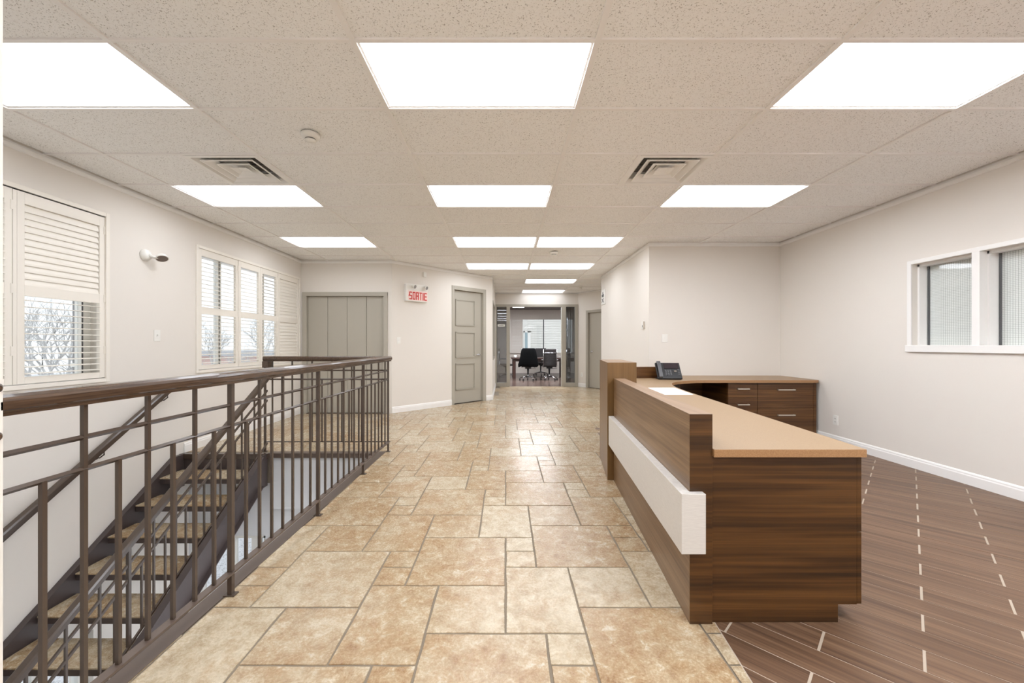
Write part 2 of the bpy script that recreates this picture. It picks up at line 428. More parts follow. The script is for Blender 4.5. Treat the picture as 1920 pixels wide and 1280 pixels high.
# wood-look planks laid at 45 degrees
PL, PW = 0.6017, 0.1517; s2 = math.sqrt(2)
def plank_poly(k, n):
    """k row (across), n along; returns centre and world outline"""
    c0 = 2.672 + 0.2145 * k; c1 = c0 + 0.2145; s0 = -0.368 + 0.4255 * ((k + 1) % 2) + 0.851 * n; s1 = s0 + 0.851
    g = 0.0042
    h = 0.0027
    q = [(s0 + g, c0 + h), (s1 - g, c0 + h), (s1 - g, c1 - h), (s0 + g, c1 - h)]     # (x-y, x+y)
    return [((s + c) / 2, (c - s) / 2) for s, c in q]
R45 = -PI / 4
plank_mesh = tile_mesh('plank', [(-PL / 2 + .003, -PW / 2 + .0019), (PL / 2 - .003, -PW / 2 + .0019), (PL / 2 - .003, PW / 2 - .0019), (-PL / 2 + .003, PW / 2 - .0019)], M['plank'])
far = bmesh.new(); cnt = 0
for k in range(-12, 34):
    for n in range(-7, 7):
        q = plank_poly(k, n); cx = sum(p[0] for p in q) / 4; cy = sum(p[1] for p in q) / 4; a0 = area(q)
        p = clip(q, 1, 0, XR); p = clip(p, 0, 1, 5.99) if p else p; p = clip(p, 0, -1, 2.45) if p else p
        p = clip(p, -1, 0.092, -(0.889 + 0.004 - 0.092 * 1.4)) if p else p
        if len(p) < 3 or area(p) < 3e-4: continue
        if cy < 1.1 and True or cx > cy * 1.29 + 0.5:
            try: far.faces.new([far.verts.new((x, y, -0.0005)) for x, y in p])
            except ValueError: pass
            continue
        ca, sa = math.cos(-R45), math.sin(-R45)
        if area(p) > a0 * 0.9999: me = plank_mesh; gx, gy = cx, cy
        else:
            gx = sum(a[0] for a in p) / len(p); gy = sum(a[1] for a in p) / len(p)
            me = tile_mesh('plank_cut', [((a[0] - gx) * ca - (a[1] - gy) * sa, (a[0] - gx) * sa + (a[1] - gy) * ca) for a in p], M['plank'])
        o = bpy.data.objects.new('plank', me); o.location = (gx, gy, random.uniform(-.0005, .0003)); o.rotation_euler = (0, 0, R45); link(o, floor); cnt += 1
me = bpy.data.meshes.new('plank_rest'); bmesh.ops.recalc_face_normals(far, faces=far.faces); far.to_mesh(me); far.free(); me.materials.append(M['plank'])
o = bpy.data.objects.new('plank_paving', me); link(o, floor); fin(o, kind='stuff')
# dark floor of the meeting room
B().box(-1.6, 4.3, YG, 17.7, -0.1, 0.0).obj('floor_meeting_room', M['dark_floor'], kind='structure')

# ------------------------------------------------------------------ walls
H1 = (2.40, 3.70, 0.925, 2.40); H2 = (4.82, 7.17, 0.925, 2.385)
walls(grid_wall('x', XL - 0.22, XL, 0.9, 7.4, -0.2, CEIL + .1, [H1, H2]), 'wall_left')
walls([(XL - 0.22, -2.04, 7.25, 7.45, 2.17, CEIL + .1), (XL - 0.22, -3.60, 7.25, 7.45, -.01, 2.17), (-2.15, -2.04, 7.25, 7.45, -.01, 2.17), (-3.6, -2.15, 7.40, 7.45, -.01, 2.17)], 'wall_back_left')
def along(P, d, s, off=0.0, nrm=None):
    q = P + d * s + (nrm * off if nrm is not None else Vector((0, 0))); return (q.x, q.y)
def slab(b, P, d, nrm, s0, s1, o0, o1, z0, z1):
    """box laid along a slanted wall: s along, o out of the wall (towards the room)"""
    b.prism([along(P, d, s0, o0, nrm), along(P, d, s1, o0, nrm), along(P, d, s1, o1, nrm), along(P, d, s0, o1, nrm)], z0, z1); return b
LAB = (Bp - A).length
b = B(); slab(b, A, dAB, nAB, 0, 1.37, -0.14, 0, -.01, CEIL + .1); slab(b, A, dAB, nAB, 2.29, LAB, -0.14, 0, -.01, CEIL + .1); slab(b, A, dAB, nAB, 1.37, 2.29, -0.14, 0, 2.42, CEIL + .1)
slab(b, A, dAB, nAB, 1.37, 2.29, -0.16, -0.14, -.01, 2.42)
b.obj('wall_slanted', M['wall'], kind='structure')
walls(grid_wall('x', -0.44, -0.30, 9.05, YG, -.01, CEIL + .1, [(9.35, 10.9, 0.87, 2.26)]), 'wall_hall_left')
walls([(-1.6, -0.30, YG, YG + .14, -.01, CEIL + .1), (2.13, 4.3, YG, YG + .14, -.01, CEIL + .1), (-0.30, 2.13, YG, YG + .14, 2.415, CEIL + .1)], 'wall_partition')
Cc = Vector((2.13, YG)); dC = Vector((0.557, -0.8305)); nC = Vector((-0.8305, -0.557))
b = B(); slab(b, Cc, dC, nC, 0, 0.35, -0.12, 0, -.01, CEIL + .1); slab(b, Cc, dC, nC, 1.35, 3.4, -0.12, 0, -.01, CEIL + .1); slab(b, Cc, dC, nC, 0.35, 1.35, -0.12, 0, 2.19, CEIL + .1)
slab(b, Cc, dC, nC, 0.35, 1.35, -0.14, -0.12, -.01, 2.19)
b.obj('wall_hall_far_right', M['wall'], kind='structure')
walls([(2.13, 4.2, 6.0, 9.0, -.01, CEIL + .1)], 'wall_office_back')
walls(grid_wall('x', XR, XR + 0.22, -2.6, 6.0, -.01, CEIL + .1, [(3.469, 4.053, 1.225, 2.032) if 0 else (3.523, 4.053, 1.225, 2.032), (2.90, 3.469, 1.225, 2.032)]), 'wall_right')
walls([(-1.44, XR, -2.7, -2.55, -.01, CEIL + .1)], 'wall_rear')
walls([(XL - .22, -1.318, 0.94, OY0, -0.30, CEIL + .1), (-1.44, -1.318, -2.6, 0.94, -0.3, CEIL + .1)], 'wall_stair_end')
# lower storey seen through the stair opening
walls(grid_wall('x', XL - 0.22, XL, -2.6, 4.9, -3.05, -0.2, [(2.35, 3.60, -3.0, -1.30)]) , 'wall_lower_left', M['wall'])
walls(grid_wall('y', OY1 + .02, OY1 + .2, XL, 1.0, -3.05, -0.35, [(-3.60, -2.78, -3.0, -0.98)]) + [(LX1A, -1.45, OY1 - 0.062, OY1 + .02, -0.64, -0.03)], 'wall_lower_far', M['wall_low'])
walls([(1.0, 1.1, -2.6, 4.9, -3.05, -.35), (XL, 1.0, -2.7, -2.6, -3.05, -.35)], 'wall_lower_right', M['wall_low'])
walls([(XL - .2, 1.1, -2.7, 4.9, -3.2, -3.0)], 'floor_lower', mat('lower_floor', (170, 165, 158), 0.5))
for y0, lb_ in ((1.4, 'unseen fill panel added to light the lower storey, nearer the camera'), (3.4, 'unseen fill panel added to light the lower storey, under the end of the railing')):  # unseen panels added to brighten the lower storey
    t_ = thing('lower_fill_light', lb_, 'ceiling light', (0, y0 + .3, -0.36), group='added lower storey lights')
    B().box(-1.2, 0.3, y0, y0 + 0.9, -0.375, -0.36).obj('diffuser', M['lit'], t_)
    B().box(-1.23, 0.33, y0 - .03, y0 + .93, -0.36, -0.352).obj('frame', M['tee'], t_)

# meeting room
walls([(-1.6, 4.3, 17.5, 17.6, 0, 0.838), (-1.6, 4.3, 17.5, 17.6, 2.37, CEIL + .1), (-1.6, 0.12, 17.5, 17.6, 0.838, 2.37), (2.95, 4.3, 17.5, 17.6, 0.838, 2.37)], 'wall_meeting_back', M['conf_wall'])
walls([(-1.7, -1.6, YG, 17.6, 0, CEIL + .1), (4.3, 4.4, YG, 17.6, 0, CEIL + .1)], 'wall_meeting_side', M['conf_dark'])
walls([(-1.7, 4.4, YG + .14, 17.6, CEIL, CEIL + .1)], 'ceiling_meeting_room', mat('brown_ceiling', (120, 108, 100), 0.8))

# baseboards and ceiling-edge mouldings
BB = [(0, 0), (0.014, 0), (0.014, 0.078), (0.010, 0.088), (0.010, 0.098), (0.005, 0.108), (0, 0.112)]
MM = [(0, 0), (0.006, 0), (0.006, -0.006), (0.012, -0.018), (0.012, -0.042), (0.005, -0.050), (0, -0.052)]
def run(name, prof, pts, z):
    """moulding along wall feet; pts listed so that the room lies on the right-hand side"""
    b = B()
    for p, q in zip(pts[:-1], pts[1:]): b.sweep(prof, [(p[0], p[1], z), (q[0], q[1], z)])
    return b.obj(name, M['trim'], kind='structure')
run('baseboard_left', BB, [(XL, OY1 - .05), (XL, 7.25), (-3.64, 7.25)], 0)
run('baseboard_slanted', BB, [tuple(A), along(A, dAB, 1.352)], 0)
run('baseboard_hall_left', BB, [along(A, dAB, 2.31), tuple(Bp), (-0.30, YG)], 0)
run('baseboard_hall_far_right', BB, [(2.13, YG), along(Cc, dC, 0.325)], 0)
run('baseboard_right', BB, [(4.06, 6.0), (XR, 5.98), (XR, -2.5)], 0)
run('baseboard_hall_right', BB, [(2.13, 9.0), (2.13, 6.0), (4.07, 6.0)], 0)
run('trim_left', MM, [(XL, OY0), (XL, 7.25), tuple(A), tuple(Bp), (-0.30, YG)], CEIL)
run('trim_right', MM, [(2.13, 9.0), (2.13, 6.0), (XR, 6.0), (XR, -2.5)], CEIL)
run('trim_far', [(0, 0), (0.02, 0), (0.02, -0.02), (0, -0.02)], [(-.3, YG), (2.13, YG), along(Cc, dC, 3.3)], CEIL)

# ------------------------------------------------------------------ ceiling
b = B(); b.box(XL - .2, XR + .2, -2.6, YG + .14, CEIL + 0.1, CEIL + 0.2); ceiling = b.obj('ceiling', M['steel_duct'], kind='structure')
XC = [XL, -3.20, -1.98, -0.761, 0.458, 1.678, 2.898, XR]
LY = lambda k: 2.60 + 0.615 * k if k >= 0 else 2.012 + 0.615 * (k + 1)
lights_at = {}
for c_, k_ in ((1, 0), (3, 0), (5, 0), (1, 3), (3, 3), (5, 3), (1, 6), (3, 6), (4, 6), (3, 9), (4, 9), (4, 12), (4, 15), (3, -3), (5, -3), (3, -6), (5, -6)):
    lights_at[(c_, k_)] = 1
vents_at = {(1, 2): (-2.59, -1.98), (4, 2): (1.07, 1.678)}
def in_room(x, y):
    if y > YG or y < -2.6: return False
    if y > 9.05 and x < -0.9: return False
    if 7.25 < y < 9.3 and (Vector((x, y)) - A).dot(nAB) < -0.75: return False
    if y > 7.25 and x < -2.9: return False
    if 6.2 < y < 9.0 and x > 2.9: return False
    return True
TZ = CEIL + 0.009
tile_cache = {}
def ceil_tile(x0, x1, y0, y1):
    wd, hd = round(x1 - x0, 4), round(y1 - y0, 4)
    if (wd, hd) not in tile_cache:
        bb = B(); bb.box(-wd / 2, wd / 2, -hd / 2, hd / 2, 0, 0.016); o = bb.obj('ceiling_tile', M['acoustic'], ceiling, local=True); tile_cache[(wd, hd)] = o.data
    else:
        o = bpy.data.objects.new('ceiling_tile', tile_cache[(wd, hd)]); link(o, ceiling)
    o.location = ((x0 + x1) / 2, (y0 + y1) / 2, TZ + random.uniform(0, 0.0015))
G = 0.009
light_cells = []
for k in range(-8, 16):
    y1 = LY(k); y0 = LY(k - 1)
    for c in range(7):
        x0, x1 = XC[c], XC[c + 1]
        if not in_room((x0 + x1) / 2, (y0 + y1) / 2): continue
        if (c, k) in lights_at: light_cells.append((c, k, x0, x1, y0, y1)); continue
        g0 = G if c > 0 else 0.018; g1 = G if c < 6 else 0.018
        if (c, k) in vents_at:
            v0, v1 = vents_at[(c, k)]; ceil_tile(x0 + g0, v0 - G, y0 + G, y1 - G); continue
        ceil_tile(x0 + g0, x1 - g1, y0 + G, y1 - G)
for x in XC[1:-1]:
    ya, yb = -2.55, YG
    if x < -2: yb = 7.25
    elif x < -.5: yb = 8.57
    if x > 2.2: yb = 6.0
    B().box(x - 0.0145, x + 0.0145, ya, yb, CEIL - 0.001, TZ + .001).obj('main_tee', M['tee'], ceiling)
for k in range(-8, 16):
    y = LY(k)
    xa = XL if y < 7.25 else (A.x + (y - 7.25) * dAB.x / dAB.y if y < 9.05 else -0.30)
    xb = XR if y < 6.0 else (2.13 if y < 9.0 else 3.4)
    B().box(xa, xb, y - 0.011, y + 0.011, CEIL - 0.0005, TZ + .001).obj('cross_tee', M['tee'], ceiling)
for (c, k), (v0, v1) in vents_at.items():
    xx = v0
    B().box(xx - 0.011, xx + 0.011, LY(k - 1), LY(k), CEIL - .0007, TZ + .001).obj('cross_tee', M['tee'], ceiling)

LBL = {(1, 0): 'large lit ceiling panel nearest the camera on the left, over the stairwell',
       (3, 0): 'large lit ceiling panel nearest the camera, over the middle of the stone floor',
       (5, 0): 'large lit ceiling panel nearest the camera on the right, above the office area',
       (1, 3): 'lit ceiling panel directly behind the left air vent',
       (3, 3): 'lit ceiling panel second in the middle row, between the two air vents and beyond',
       (5, 3): 'lit ceiling panel right behind the right air vent, above the desk',
       (1, 6): 'small lit ceiling panel farthest back on the left, near the grey closet',
       (3, 6): 'left one of the nearer pair of lit panels side by side over the hall mouth',
       (4, 6): 'right one of the nearer pair of lit panels side by side over the hall mouth',
       (3, 9): 'left one of the farther pair of lit panels, above the slanted wall door',
       (4, 9): 'right one of the farther pair of lit panels over the hall',
       (4, 12): 'thin lit ceiling panel second from the glazed partition',
       (4, 15): 'thin lit ceiling panel right in front of the glazed partition',
       (3, -3): 'unseen lit panel added above the stone floor just behind the camera', (5, -3): 'unseen lit panel added above the plank floor just behind the camera',  # the four behind the camera are unseen, added for their light
       (3, -6): 'rearmost unseen lit panel added above the stone floor by the rear wall', (5, -6): 'rearmost unseen lit panel added above the plank floor by the rear wall'}
for c, k, x0, x1, y0, y1 in light_cells:
    cx, cy = (x0 + x1) / 2, (y0 + y1) / 2
    t_ = thing('ceiling_light', LBL[(c, k)], 'ceiling light', (cx, cy, CEIL), group='lit ceiling panels')
    e = 0.026; zi = CEIL + 0.022
    b = B(); o_ = [(x0 + G, y0 + G, TZ), (x1 - G, y0 + G, TZ), (x1 - G, y1 - G, TZ), (x0 + G, y1 - G, TZ)]
    i_ = [(x0 + e, y0 + e, TZ), (x1 - e, y0 + e, TZ), (x1 - e, y1 - e, TZ), (x0 + e, y1 - e, TZ)]
    u_ = [(p[0], p[1], zi) for p in i_]
    b.quadring(o_, i_); b.quadring(i_, u_); b.obj('frame', M['tee'], t_)
    key_ = 'lit_last' if k == 15 else ('lit_mid' if c == 3 else 'lit_rear_fill') if k < 0 else 'lit_hall' if k >= 6 and c >= 3 else {1: 'lit_left', 3: 'lit_mid', 5: 'lit_office'}[c]
    B().box(x0 + e, x1 - e, y0 + e, y1 - e, zi, zi + .004).obj('diffuser', M[key_], t_)

# air vents
for (c, k), (v0, v1) in vents_at.items():
    y1 = LY(k); y0 = LY(k - 1); cx, cy = (v0 + v1) / 2, (y0 + y1) / 2
    t_ = thing('air_vent', 'square stepped ceiling air vent on the left, above the stairs' if c == 1 else 'square stepped ceiling air vent on the right, above the desk', 'air vent', (cx, cy, CEIL), group='ceiling air vents')
    def loop(r, z): return [(cx - r, cy - r, z), (cx + r, cy - r, z), (cx + r, cy + r, z), (cx - r, cy + r, z)]
    b = B(); b.quadring(loop(.296, CEIL - .002), loop(.262, CEIL - .004)); b.quadring(loop(.262, CEIL - .004), loop(.232, CEIL + .030)); b.quadring(loop(.232, CEIL + .030), loop(.222, CEIL + .09)); b.obj('outer_frame', M['diffuser_body'], t_)
    for r0, r1, zz in ((.218, .150, 0.0), (.140, .070, 0.004)):
        b = B(); b.quadring(loop(r0, CEIL - .004 + zz), loop(r0 - .012, CEIL - .006 + zz)); b.quadring(loop(r0 - .012, CEIL - .006 + zz), loop(r1, CEIL + .04 + zz)); b.quadring(loop(r0, CEIL - .004 + zz), loop(r0 - .004, CEIL + .004 + zz)); b.quadring(loop(r0 - .004, CEIL + .004 + zz), loop(r1 + .006, CEIL + .046 + zz))
        b.obj('louver_ring', M['diffuser_body'], t_)
    b = B(); b.quadring(loop(.07, CEIL), loop(.03, CEIL + .018)); b.box(cx - .03, cx + .03, cy - .03, cy + .03, CEIL + .018, CEIL + .022); b.box(cx - .072, cx + .072, cy - .072, cy + .072, CEIL + .03, CEIL + .034); b.obj('centre_plate', M['diffuser_body'], t_)
    b = B(); b.box(cx - .004, cx + .004, cy - .22, cy + .22, CEIL + .05, CEIL + .06); b.box(cx - .22, cx + .22, cy - .004, cy + .004, CEIL + .05, CEIL + .06); b.obj('support_bar', M['chrome'], t_)
    b = B(); b.box(cx - .3, cx + .3, cy - .3, cy + .3, CEIL + .0905, CEIL + .0985); b.obj('duct', M['steel_duct'], t_)

def detector(x, y, r, label):
    t_ = thing('smoke_detector', label, 'smoke detector', (x, y, CEIL), group='smoke detectors')
    z = CEIL
    B().lathe((x, y, z), [(r, 0), (r, -.012), (r * .92, -.028), (r * .62, -.036)], 28).obj('base', M['plastic'], t_)
    B().lathe((x, y, z), [(r * .56, -.034), (r * .56, -.042)], 24).obj('vent_slot', M['black'], t_)
    B().lathe((x, y, z), [(r * .6, -.042), (r * .58, -.05), (r * .35, -.056), (0.001, -.058)], 24).obj('cap', M['plastic'], t_)
detector(-1.40, 2.90, 0.062, 'round white smoke detector near the camera, in front of the left air vent')
detector(0.79, 6.60, 0.065, 'round white smoke detector behind the nearer pair of lit panels')
detector(1.94, 10.5, 0.065, 'round white smoke detector at the far end of the hall ceiling')

# ------------------------------------------------------------------ left windows with shutters
def window_left(n, hole, mull):
    y0, y1, z0, z1 = hole
    root = thing('window_%d' % n, None, None, (XL, (y0 + y1) / 2, z0), kind='structure')
    b = B()
    for (a0, a1, c0, c1) in ((y0 - .035, y0, z0 - .035, z1 + .035), (y1, y1 + .035, z0 - .035, z1 + .035), (y0, y1, z0 - .035, z0), (y0, y1, z1, z1 + .035)):
        b.box(XL - .03, XL + .016, a0, a1, c0, c1)
    b.obj('casing', M['shutter'], root, bevel=.003)
    b = B(); xs = (XL - .19, XL - .13)
    for (a0, a1, c0, c1) in ((y0, y0 + .05, z0, z1), (y1 - .05, y1, z0, z1), (y0, y1, z0, z0 + .05), (y0, y1, z1 - .05, z1)): b.box(*xs, a0, a1, c0, c1)
    b.obj('window_frame', M['plastic'], root)
    for yy, ww in mull: B().box(*xs, yy - ww / 2, yy + ww / 2, z0 + .05, z1 - .05).obj('mullion', M['plastic'], root)
    for yy, ww in mull: B().box(XL - .128, XL - .124, yy - .012, yy - .004, z0 + .05, z1 - .05).obj('seal', M['grey_plastic'], root)
    cuts = [y0 + .05] + [q for yy, ww in mull for q in (yy - ww / 2, yy + ww / 2)] + [y1 - .05]
    for i in range(0, len(cuts), 2): B().box(XL - .163, XL - .158, cuts[i], cuts[i + 1], z0 + .05, z1 - .05).obj('pane', M['glass'], root)
window_left(1, H1, [(3.635, 0.03)]); window_left(2, H2, [(5.37, 0.06), (6.33, 0.06)])

def lens(wd, th, n=4):
    p = []
    for i in range(n + 1): a = -1 + 2 * i / n; p.append((a * wd / 2, -th / 2 * math.sqrt(max(0.08, 1 - a * a))))
    for i in range(n + 1): a = 1 - 2 * i / n; p.append((a * wd / 2, th / 2 * math.sqrt(max(0.08, 1 - a * a))))
    return p
def shutter(y0, y1, tilt_up, tilt_low, label, st=0.048):
    t_ = thing('shutter_panel', label, 'shutter', (XL - .012, (y0 + y1) / 2, .93), group='louvered shutter panels')
    xa, xb = XL - .027, XL + .003; z0, z1 = .932, 2.392
    for a0, a1 in ((y0, y0 + st), (y1 - st, y1)): B().box(xa, xb, a0, a1, z0, z1).obj('stile', M['shutter'], t_, bevel=.002)
    for c0, c1 in ((z0, .982), (1.603, 1.688), (2.303, z1)): B().box(xa, xb, y0 + st, y1 - st, c0, c1).obj('rail', M['shutter'], t_, bevel=.002)
    for i, yy in enumerate((z0 + .25, 1.65, z1 - .12)):
        B().box(xb, xb + .004, y1 - .012, y1 + .004, yy - .035, yy + .035).obj('hinge', M['shutter'], t_)
    L = y1 - y0 - 2 * st - .004; fr = frame_of(t_); yc = (y0 + y1) / 2
    bb = B(); bb.sweep(lens(0.064, 0.009), [(0, -L / 2, 0), (0, L / 2, 0)], smooth=False)
    first = bb.obj('louver', M['shutter'], t_, local=True); first_used = False
    for lo, tilt in ((.982, tilt_low), (1.688, tilt_up)):
        n = 12; span = .615
        for i in range(n):
            z = lo + span * (i + .5) / n
            o = first if not first_used else bpy.data.objects.new('louver', first.data)
            if first_used: link(o, t_)
            first_used = True
            o.location = fr.inverted() @ Vector((XL - .012, yc, z)); o.rotation_euler = (0, math.radians(tilt), 0)
shutter(2.42, 3.005, 22, 6, 'white shutter panel at the left edge of the picture with open louvers')
shutter(3.035, 3.70, 74, 4, 'white shutter panel with closed upper louvers and open lower louvers')
shutter(4.83, 5.54, 16, 4, 'widest white open shutter panel in the window beside the wall lamp')
shutter(5.555, 6.05, 18, 5, 'second white open shutter panel of the far left window')
shutter(6.055, 6.505, 3, 3, 'third white shutter panel of the far left window with level louvers')
shutter(6.52, 7.165, 72, 72, 'closed white shutter panel nearest the grey closet')
B().box(XL - .03, XL + .004, 3.008, 3.032, .932, 2.39).obj('trim_1', M['shutter'], kind='structure')

# ------------------------------------------------------------------ right interior windows
def int_window(n, y0, y1):
    z0, z1 = 1.225, 2.032
    r = thing('window_%d' % n, None, None, (XR, (y0 + y1) / 2, z0), kind='structure')
    b = B()
    for (a0, a1, c0, c1) in ((y1 - .018, y1, z0, z1), (y0, y0 + .018, z0, z1), (y0, y1, z1 - .022, z1)): b.box(XR + .055, XR + .14, a0, a1, c0, c1)
    b.obj('window_frame', M['trim'], r)
    B().box(XR + .130, XR + .134, y0 + .018, y1 - .018, z0, z1 - .022).obj('pane', M['glass'], r)
    B().box(XR + .150, XR + .155, y0, y1, z0, z1).obj('mesh_screen', M['mesh'], r)
    B().box(XR + .136, XR + .149, y1 - .03, y1, z0, z1).obj('seal', M['grey_plastic'], r)
int_window(3, 3.523, 4.053); int_window(4, 2.90, 3.469)
b = B()
b.box(XR - .012, XR + .0, 4.053, 4.094, 1.19, 2.07); b.box(XR - .012, XR, 2.86, 4.053, 2.032, 2.07); b.box(XR - .012, XR + .056, 3.466, 3.526, 1.225, 2.032)
b.box(XR - .012, XR, 2.86, 2.90, 1.225, 2.032); b.obj('trim_2', M['trim'], kind='structure', bevel=.002)
B().box(XR - .022, XR + .02, 2.84, 4.105, 1.158, 1.225).obj('trim_3', M['trim'], kind='structure', bevel=.003)

# hall interior window, glazed partition
r = thing('window_5', None, None, (-.3, 10.1, .87), kind='structure')
b = B()
for q in ((9.35, 9.40, .87, 2.26), (10.85, 10.9, .87, 2.26), (9.4, 10.85, .87, .92), (9.4, 10.85, 2.21, 2.26)): b.box(-.40, -.288, *q)
b.obj('window_frame', M['door'], r); B().box(-.36, -.355, 9.40, 10.85, .92, 2.21).obj('pane', M['glass_side'], r)
B().box(-.43, -.425, 9.40, 10.85, .92, 2.21).obj('screen', M['conf_dark'], r)

r = thing('window_6', None, None, (.9, YG, 0), kind='structure')
def gpx(x0, x1, z0, z1, y0=YG - .03, y1=YG + .12): return (x0, x1, y0, y1, z0, z1)
b = B(); b.box(*gpx(-.30, 2.13, 2.345, 2.415)); b.obj('head_frame', M['door'], r)
for x0, x1 in ((-.30, -.262), (.027, .13), (1.645, 1.774), (2.04, 2.13)): B().box(*gpx(x0, x1, 0, 2.345)).obj('post', M['door'], r, bevel=.004)
for x0, x1 in ((-.262, .027), (1.774, 2.04)):
    B().box(*gpx(x0, x1, 0, .11)).obj('bottom_rail', M['door'], r); B().box(x0, x1, YG + .03, YG + .038, .11, 2.345).obj('pane', M['glass_side'], r)
# open glass door leaf folded back behind the right post, with a pull handle
t_ = thing('glass_door', 'glass door leaf standing open behind the right sidelight', 'door', (1.93, YG + .2, 0))
B().box(1.925, 1.937, YG + .16, YG + 1.0, .02, 2.33).obj('door_glass', M['glass_side'], t_)
B().tube([(1.90, YG + .9, .25), (1.90, YG + .9, 2.1)], .013).obj('handle', M['chrome'], t_)
B().box(1.915, 1.947, YG + .97, YG + 1.01, .02, 2.33).obj('stile', M['nickel'], t_)
t_ = thing('door_plate', 'small white lettered plate on the left sidelight glass', 'sign', (-.12, YG + .02, 1.8))
B().box(-.235, -.02, YG + .02, YG + .029, 1.765, 1.83).obj('plate', M['plastic'], t_)
B().box(-.20, -.06, YG + .018, YG + .021, 1.79, 1.803).obj('print', M['grey_plastic'], t_)

# ------------------------------------------------------------------ doors
r = thing('door_1', None, None, (-2.87, 7.25, 0), kind='structure')        # closet with four folding panels
b = B(); b.box(-3.635, -3.565, 7.225, 7.36, 0, 2.17); b.box(-2.185, -2.114, 7.225, 7.36, 0, 2.17); b.box(-3.635, -2.114, 7.224, 7.36, 2.10, 2.17); b.obj('door_frame', M['door'], r, bevel=.003)
xs = [-3.563, -3.204, -2.856, -2.504, -2.187]
for i in range(4):
    B().box(xs[i] + .003, xs[i + 1] - .003, 7.285, 7.315, .012, 2.098).obj('door_panel', M['door'], r, bevel=.002)
B().box(-3.55, -2.2, 7.20, 7.32, 0.001, .012).obj('threshold', M['steel_paint'], r)

def lever(P, d, nrm, s, z, parent, flip=-1):
    c = along(P, d, s, 0.0, nrm); n3 = Vector((nrm.x, nrm.y, 0)); d3 = Vector((d.x, d.y, 0)); c3 = Vector((c[0], c[1], z))
    return c3, n3, d3
def add_lever(name, P, d, nrm, s, z, base, parent, side=-1):
    c3, n3, d3 = lever(P, d, nrm, s, z, parent); c3 = c3 + n3 * base
    b = B(); b.lathe(c3, [(.030, 0), (.030, .006), (.024, .010)], 20, n3); b.lathe(c3, [(.011, .008), (.011, .05)], 12, n3)
    b.tube([c3 + n3 * .048, c3 + n3 * .05 + d3 * side * .03, c3 + n3 * .048 + d3 * side * .115], [.010, .010, .008], 8)
    return b.obj(name, M['chrome'], parent)

r = thing('door_2', None, None, (A.x + dAB.x * 1.8, A.y + dAB.y * 1.8, 0), rz=0, kind='structure')
b = B()
slab(b, A, dAB, nAB, 1.357, 1.42, -.13, .012, 0, 2.44); slab(b, A, dAB, nAB, 2.225, 2.306, -.13, .012, 0, 2.44); slab(b, A, dAB, nAB, 1.42, 2.225, -.13, .0121, 2.36, 2.44)
b.obj('door_frame', M['door'], r, bevel=.003)
b = B(); slab(b, A, dAB, nAB, 1.424, 2.222, -.10, -.058, .012, 2.356); b.obj('door_leaf', M['door'], r, bevel=.002)
for z0, z1 in ((1.625, 2.177), (.956, 1.498), (.287, .842)):
    b = B(); s0, s1, wq = 1.50, 2.03, .020
    for q in ((s0, s1, z0, z0 + wq), (s0, s1, z1 - wq, z1), (s0, s0 + wq, z0, z1), (s1 - wq, s1, z0, z1)):
        slab(b, A, dAB, nAB, q[0], q[1], -.058, -.041, q[2], q[3])
    for q in ((s0 + .024, s1 - .024, z0 + .024, z0 + .032), (s0 + .024, s1 - .024, z1 - .032, z1 - .024), (s0 + .024, s0 + .032, z0 + .024, z1 - .024), (s1 - .032, s1 - .024, z0 + .024, z1 - .024)):
        slab(b, A, dAB, nAB, q[0], q[1], -.058, -.050, q[2], q[3])
    b.obj('panel_moulding', M['door'], r)
add_lever('handle', A, dAB, nAB, 2.15, 1.01, -.058, r)

r = thing('door_3', None, None, (Cc.x + dC.x * .8, Cc.y + dC.y * .8, 0), kind='structure')
b = B(); slab(b, Cc, dC, nC, .333, .41, -.10, .012, 0, 2.21); slab(b, Cc, dC, nC, 1.30, 1.37, -.10, .012, 0, 2.21); slab(b, Cc, dC, nC, .41, 1.30, -.10, .0121, 2.14, 2.21); b.obj('door_frame', M['door'], r)
b = B(); slab(b, Cc, dC, nC, .415, 1.295, -.09, -.05, .012, 2.136); b.obj('door_leaf', M['door'], r)
add_lever('handle', Cc, dC, nC, .50, 1.03, -.05, r, 1)

# lower-storey entrance glazing
def glazed(n, plane, c, u0, u1, z0, z1, muls):
    r = thing('door_%d' % n, None, None, (c if plane == 'x' else u0, u0 if plane == 'x' else c, z0), kind='structure')
    def q(a0, a1, b0, b1, d0, d1): return (c + d0, c + d1, a0, a1, b0, b1) if plane == 'x' else (a0, a1, c + d0, c + d1, b0, b1)
    b = B(); f = .055
    for a in ((u0, u0 + f, z0, z1), (u1 - f, u1, z0, z1), (u0, u1, z1 - f, z1), (u0, u1, z0, z0 + .1)): b.box(*q(*a, 0, .06))
    for mu in muls: b.box(*q(mu - .05, mu + .05, z0 + .1, z1 - f, .003, .057))
    b.obj('door_frame', M['plastic'], r)
    B().box(*q(u0 + f, u1 - f, z0 + .1, z1 - f, .028, .033)).obj('pane', M['glass'], r)
glazed(4, 'x', XL - .14, 2.35, 3.60, -3.0, -1.30, [2.75, 3.25])
glazed(5, 'y', OY1 + .08, -3.60, -2.78, -3.0, -.98, [-3.22, -2.93])

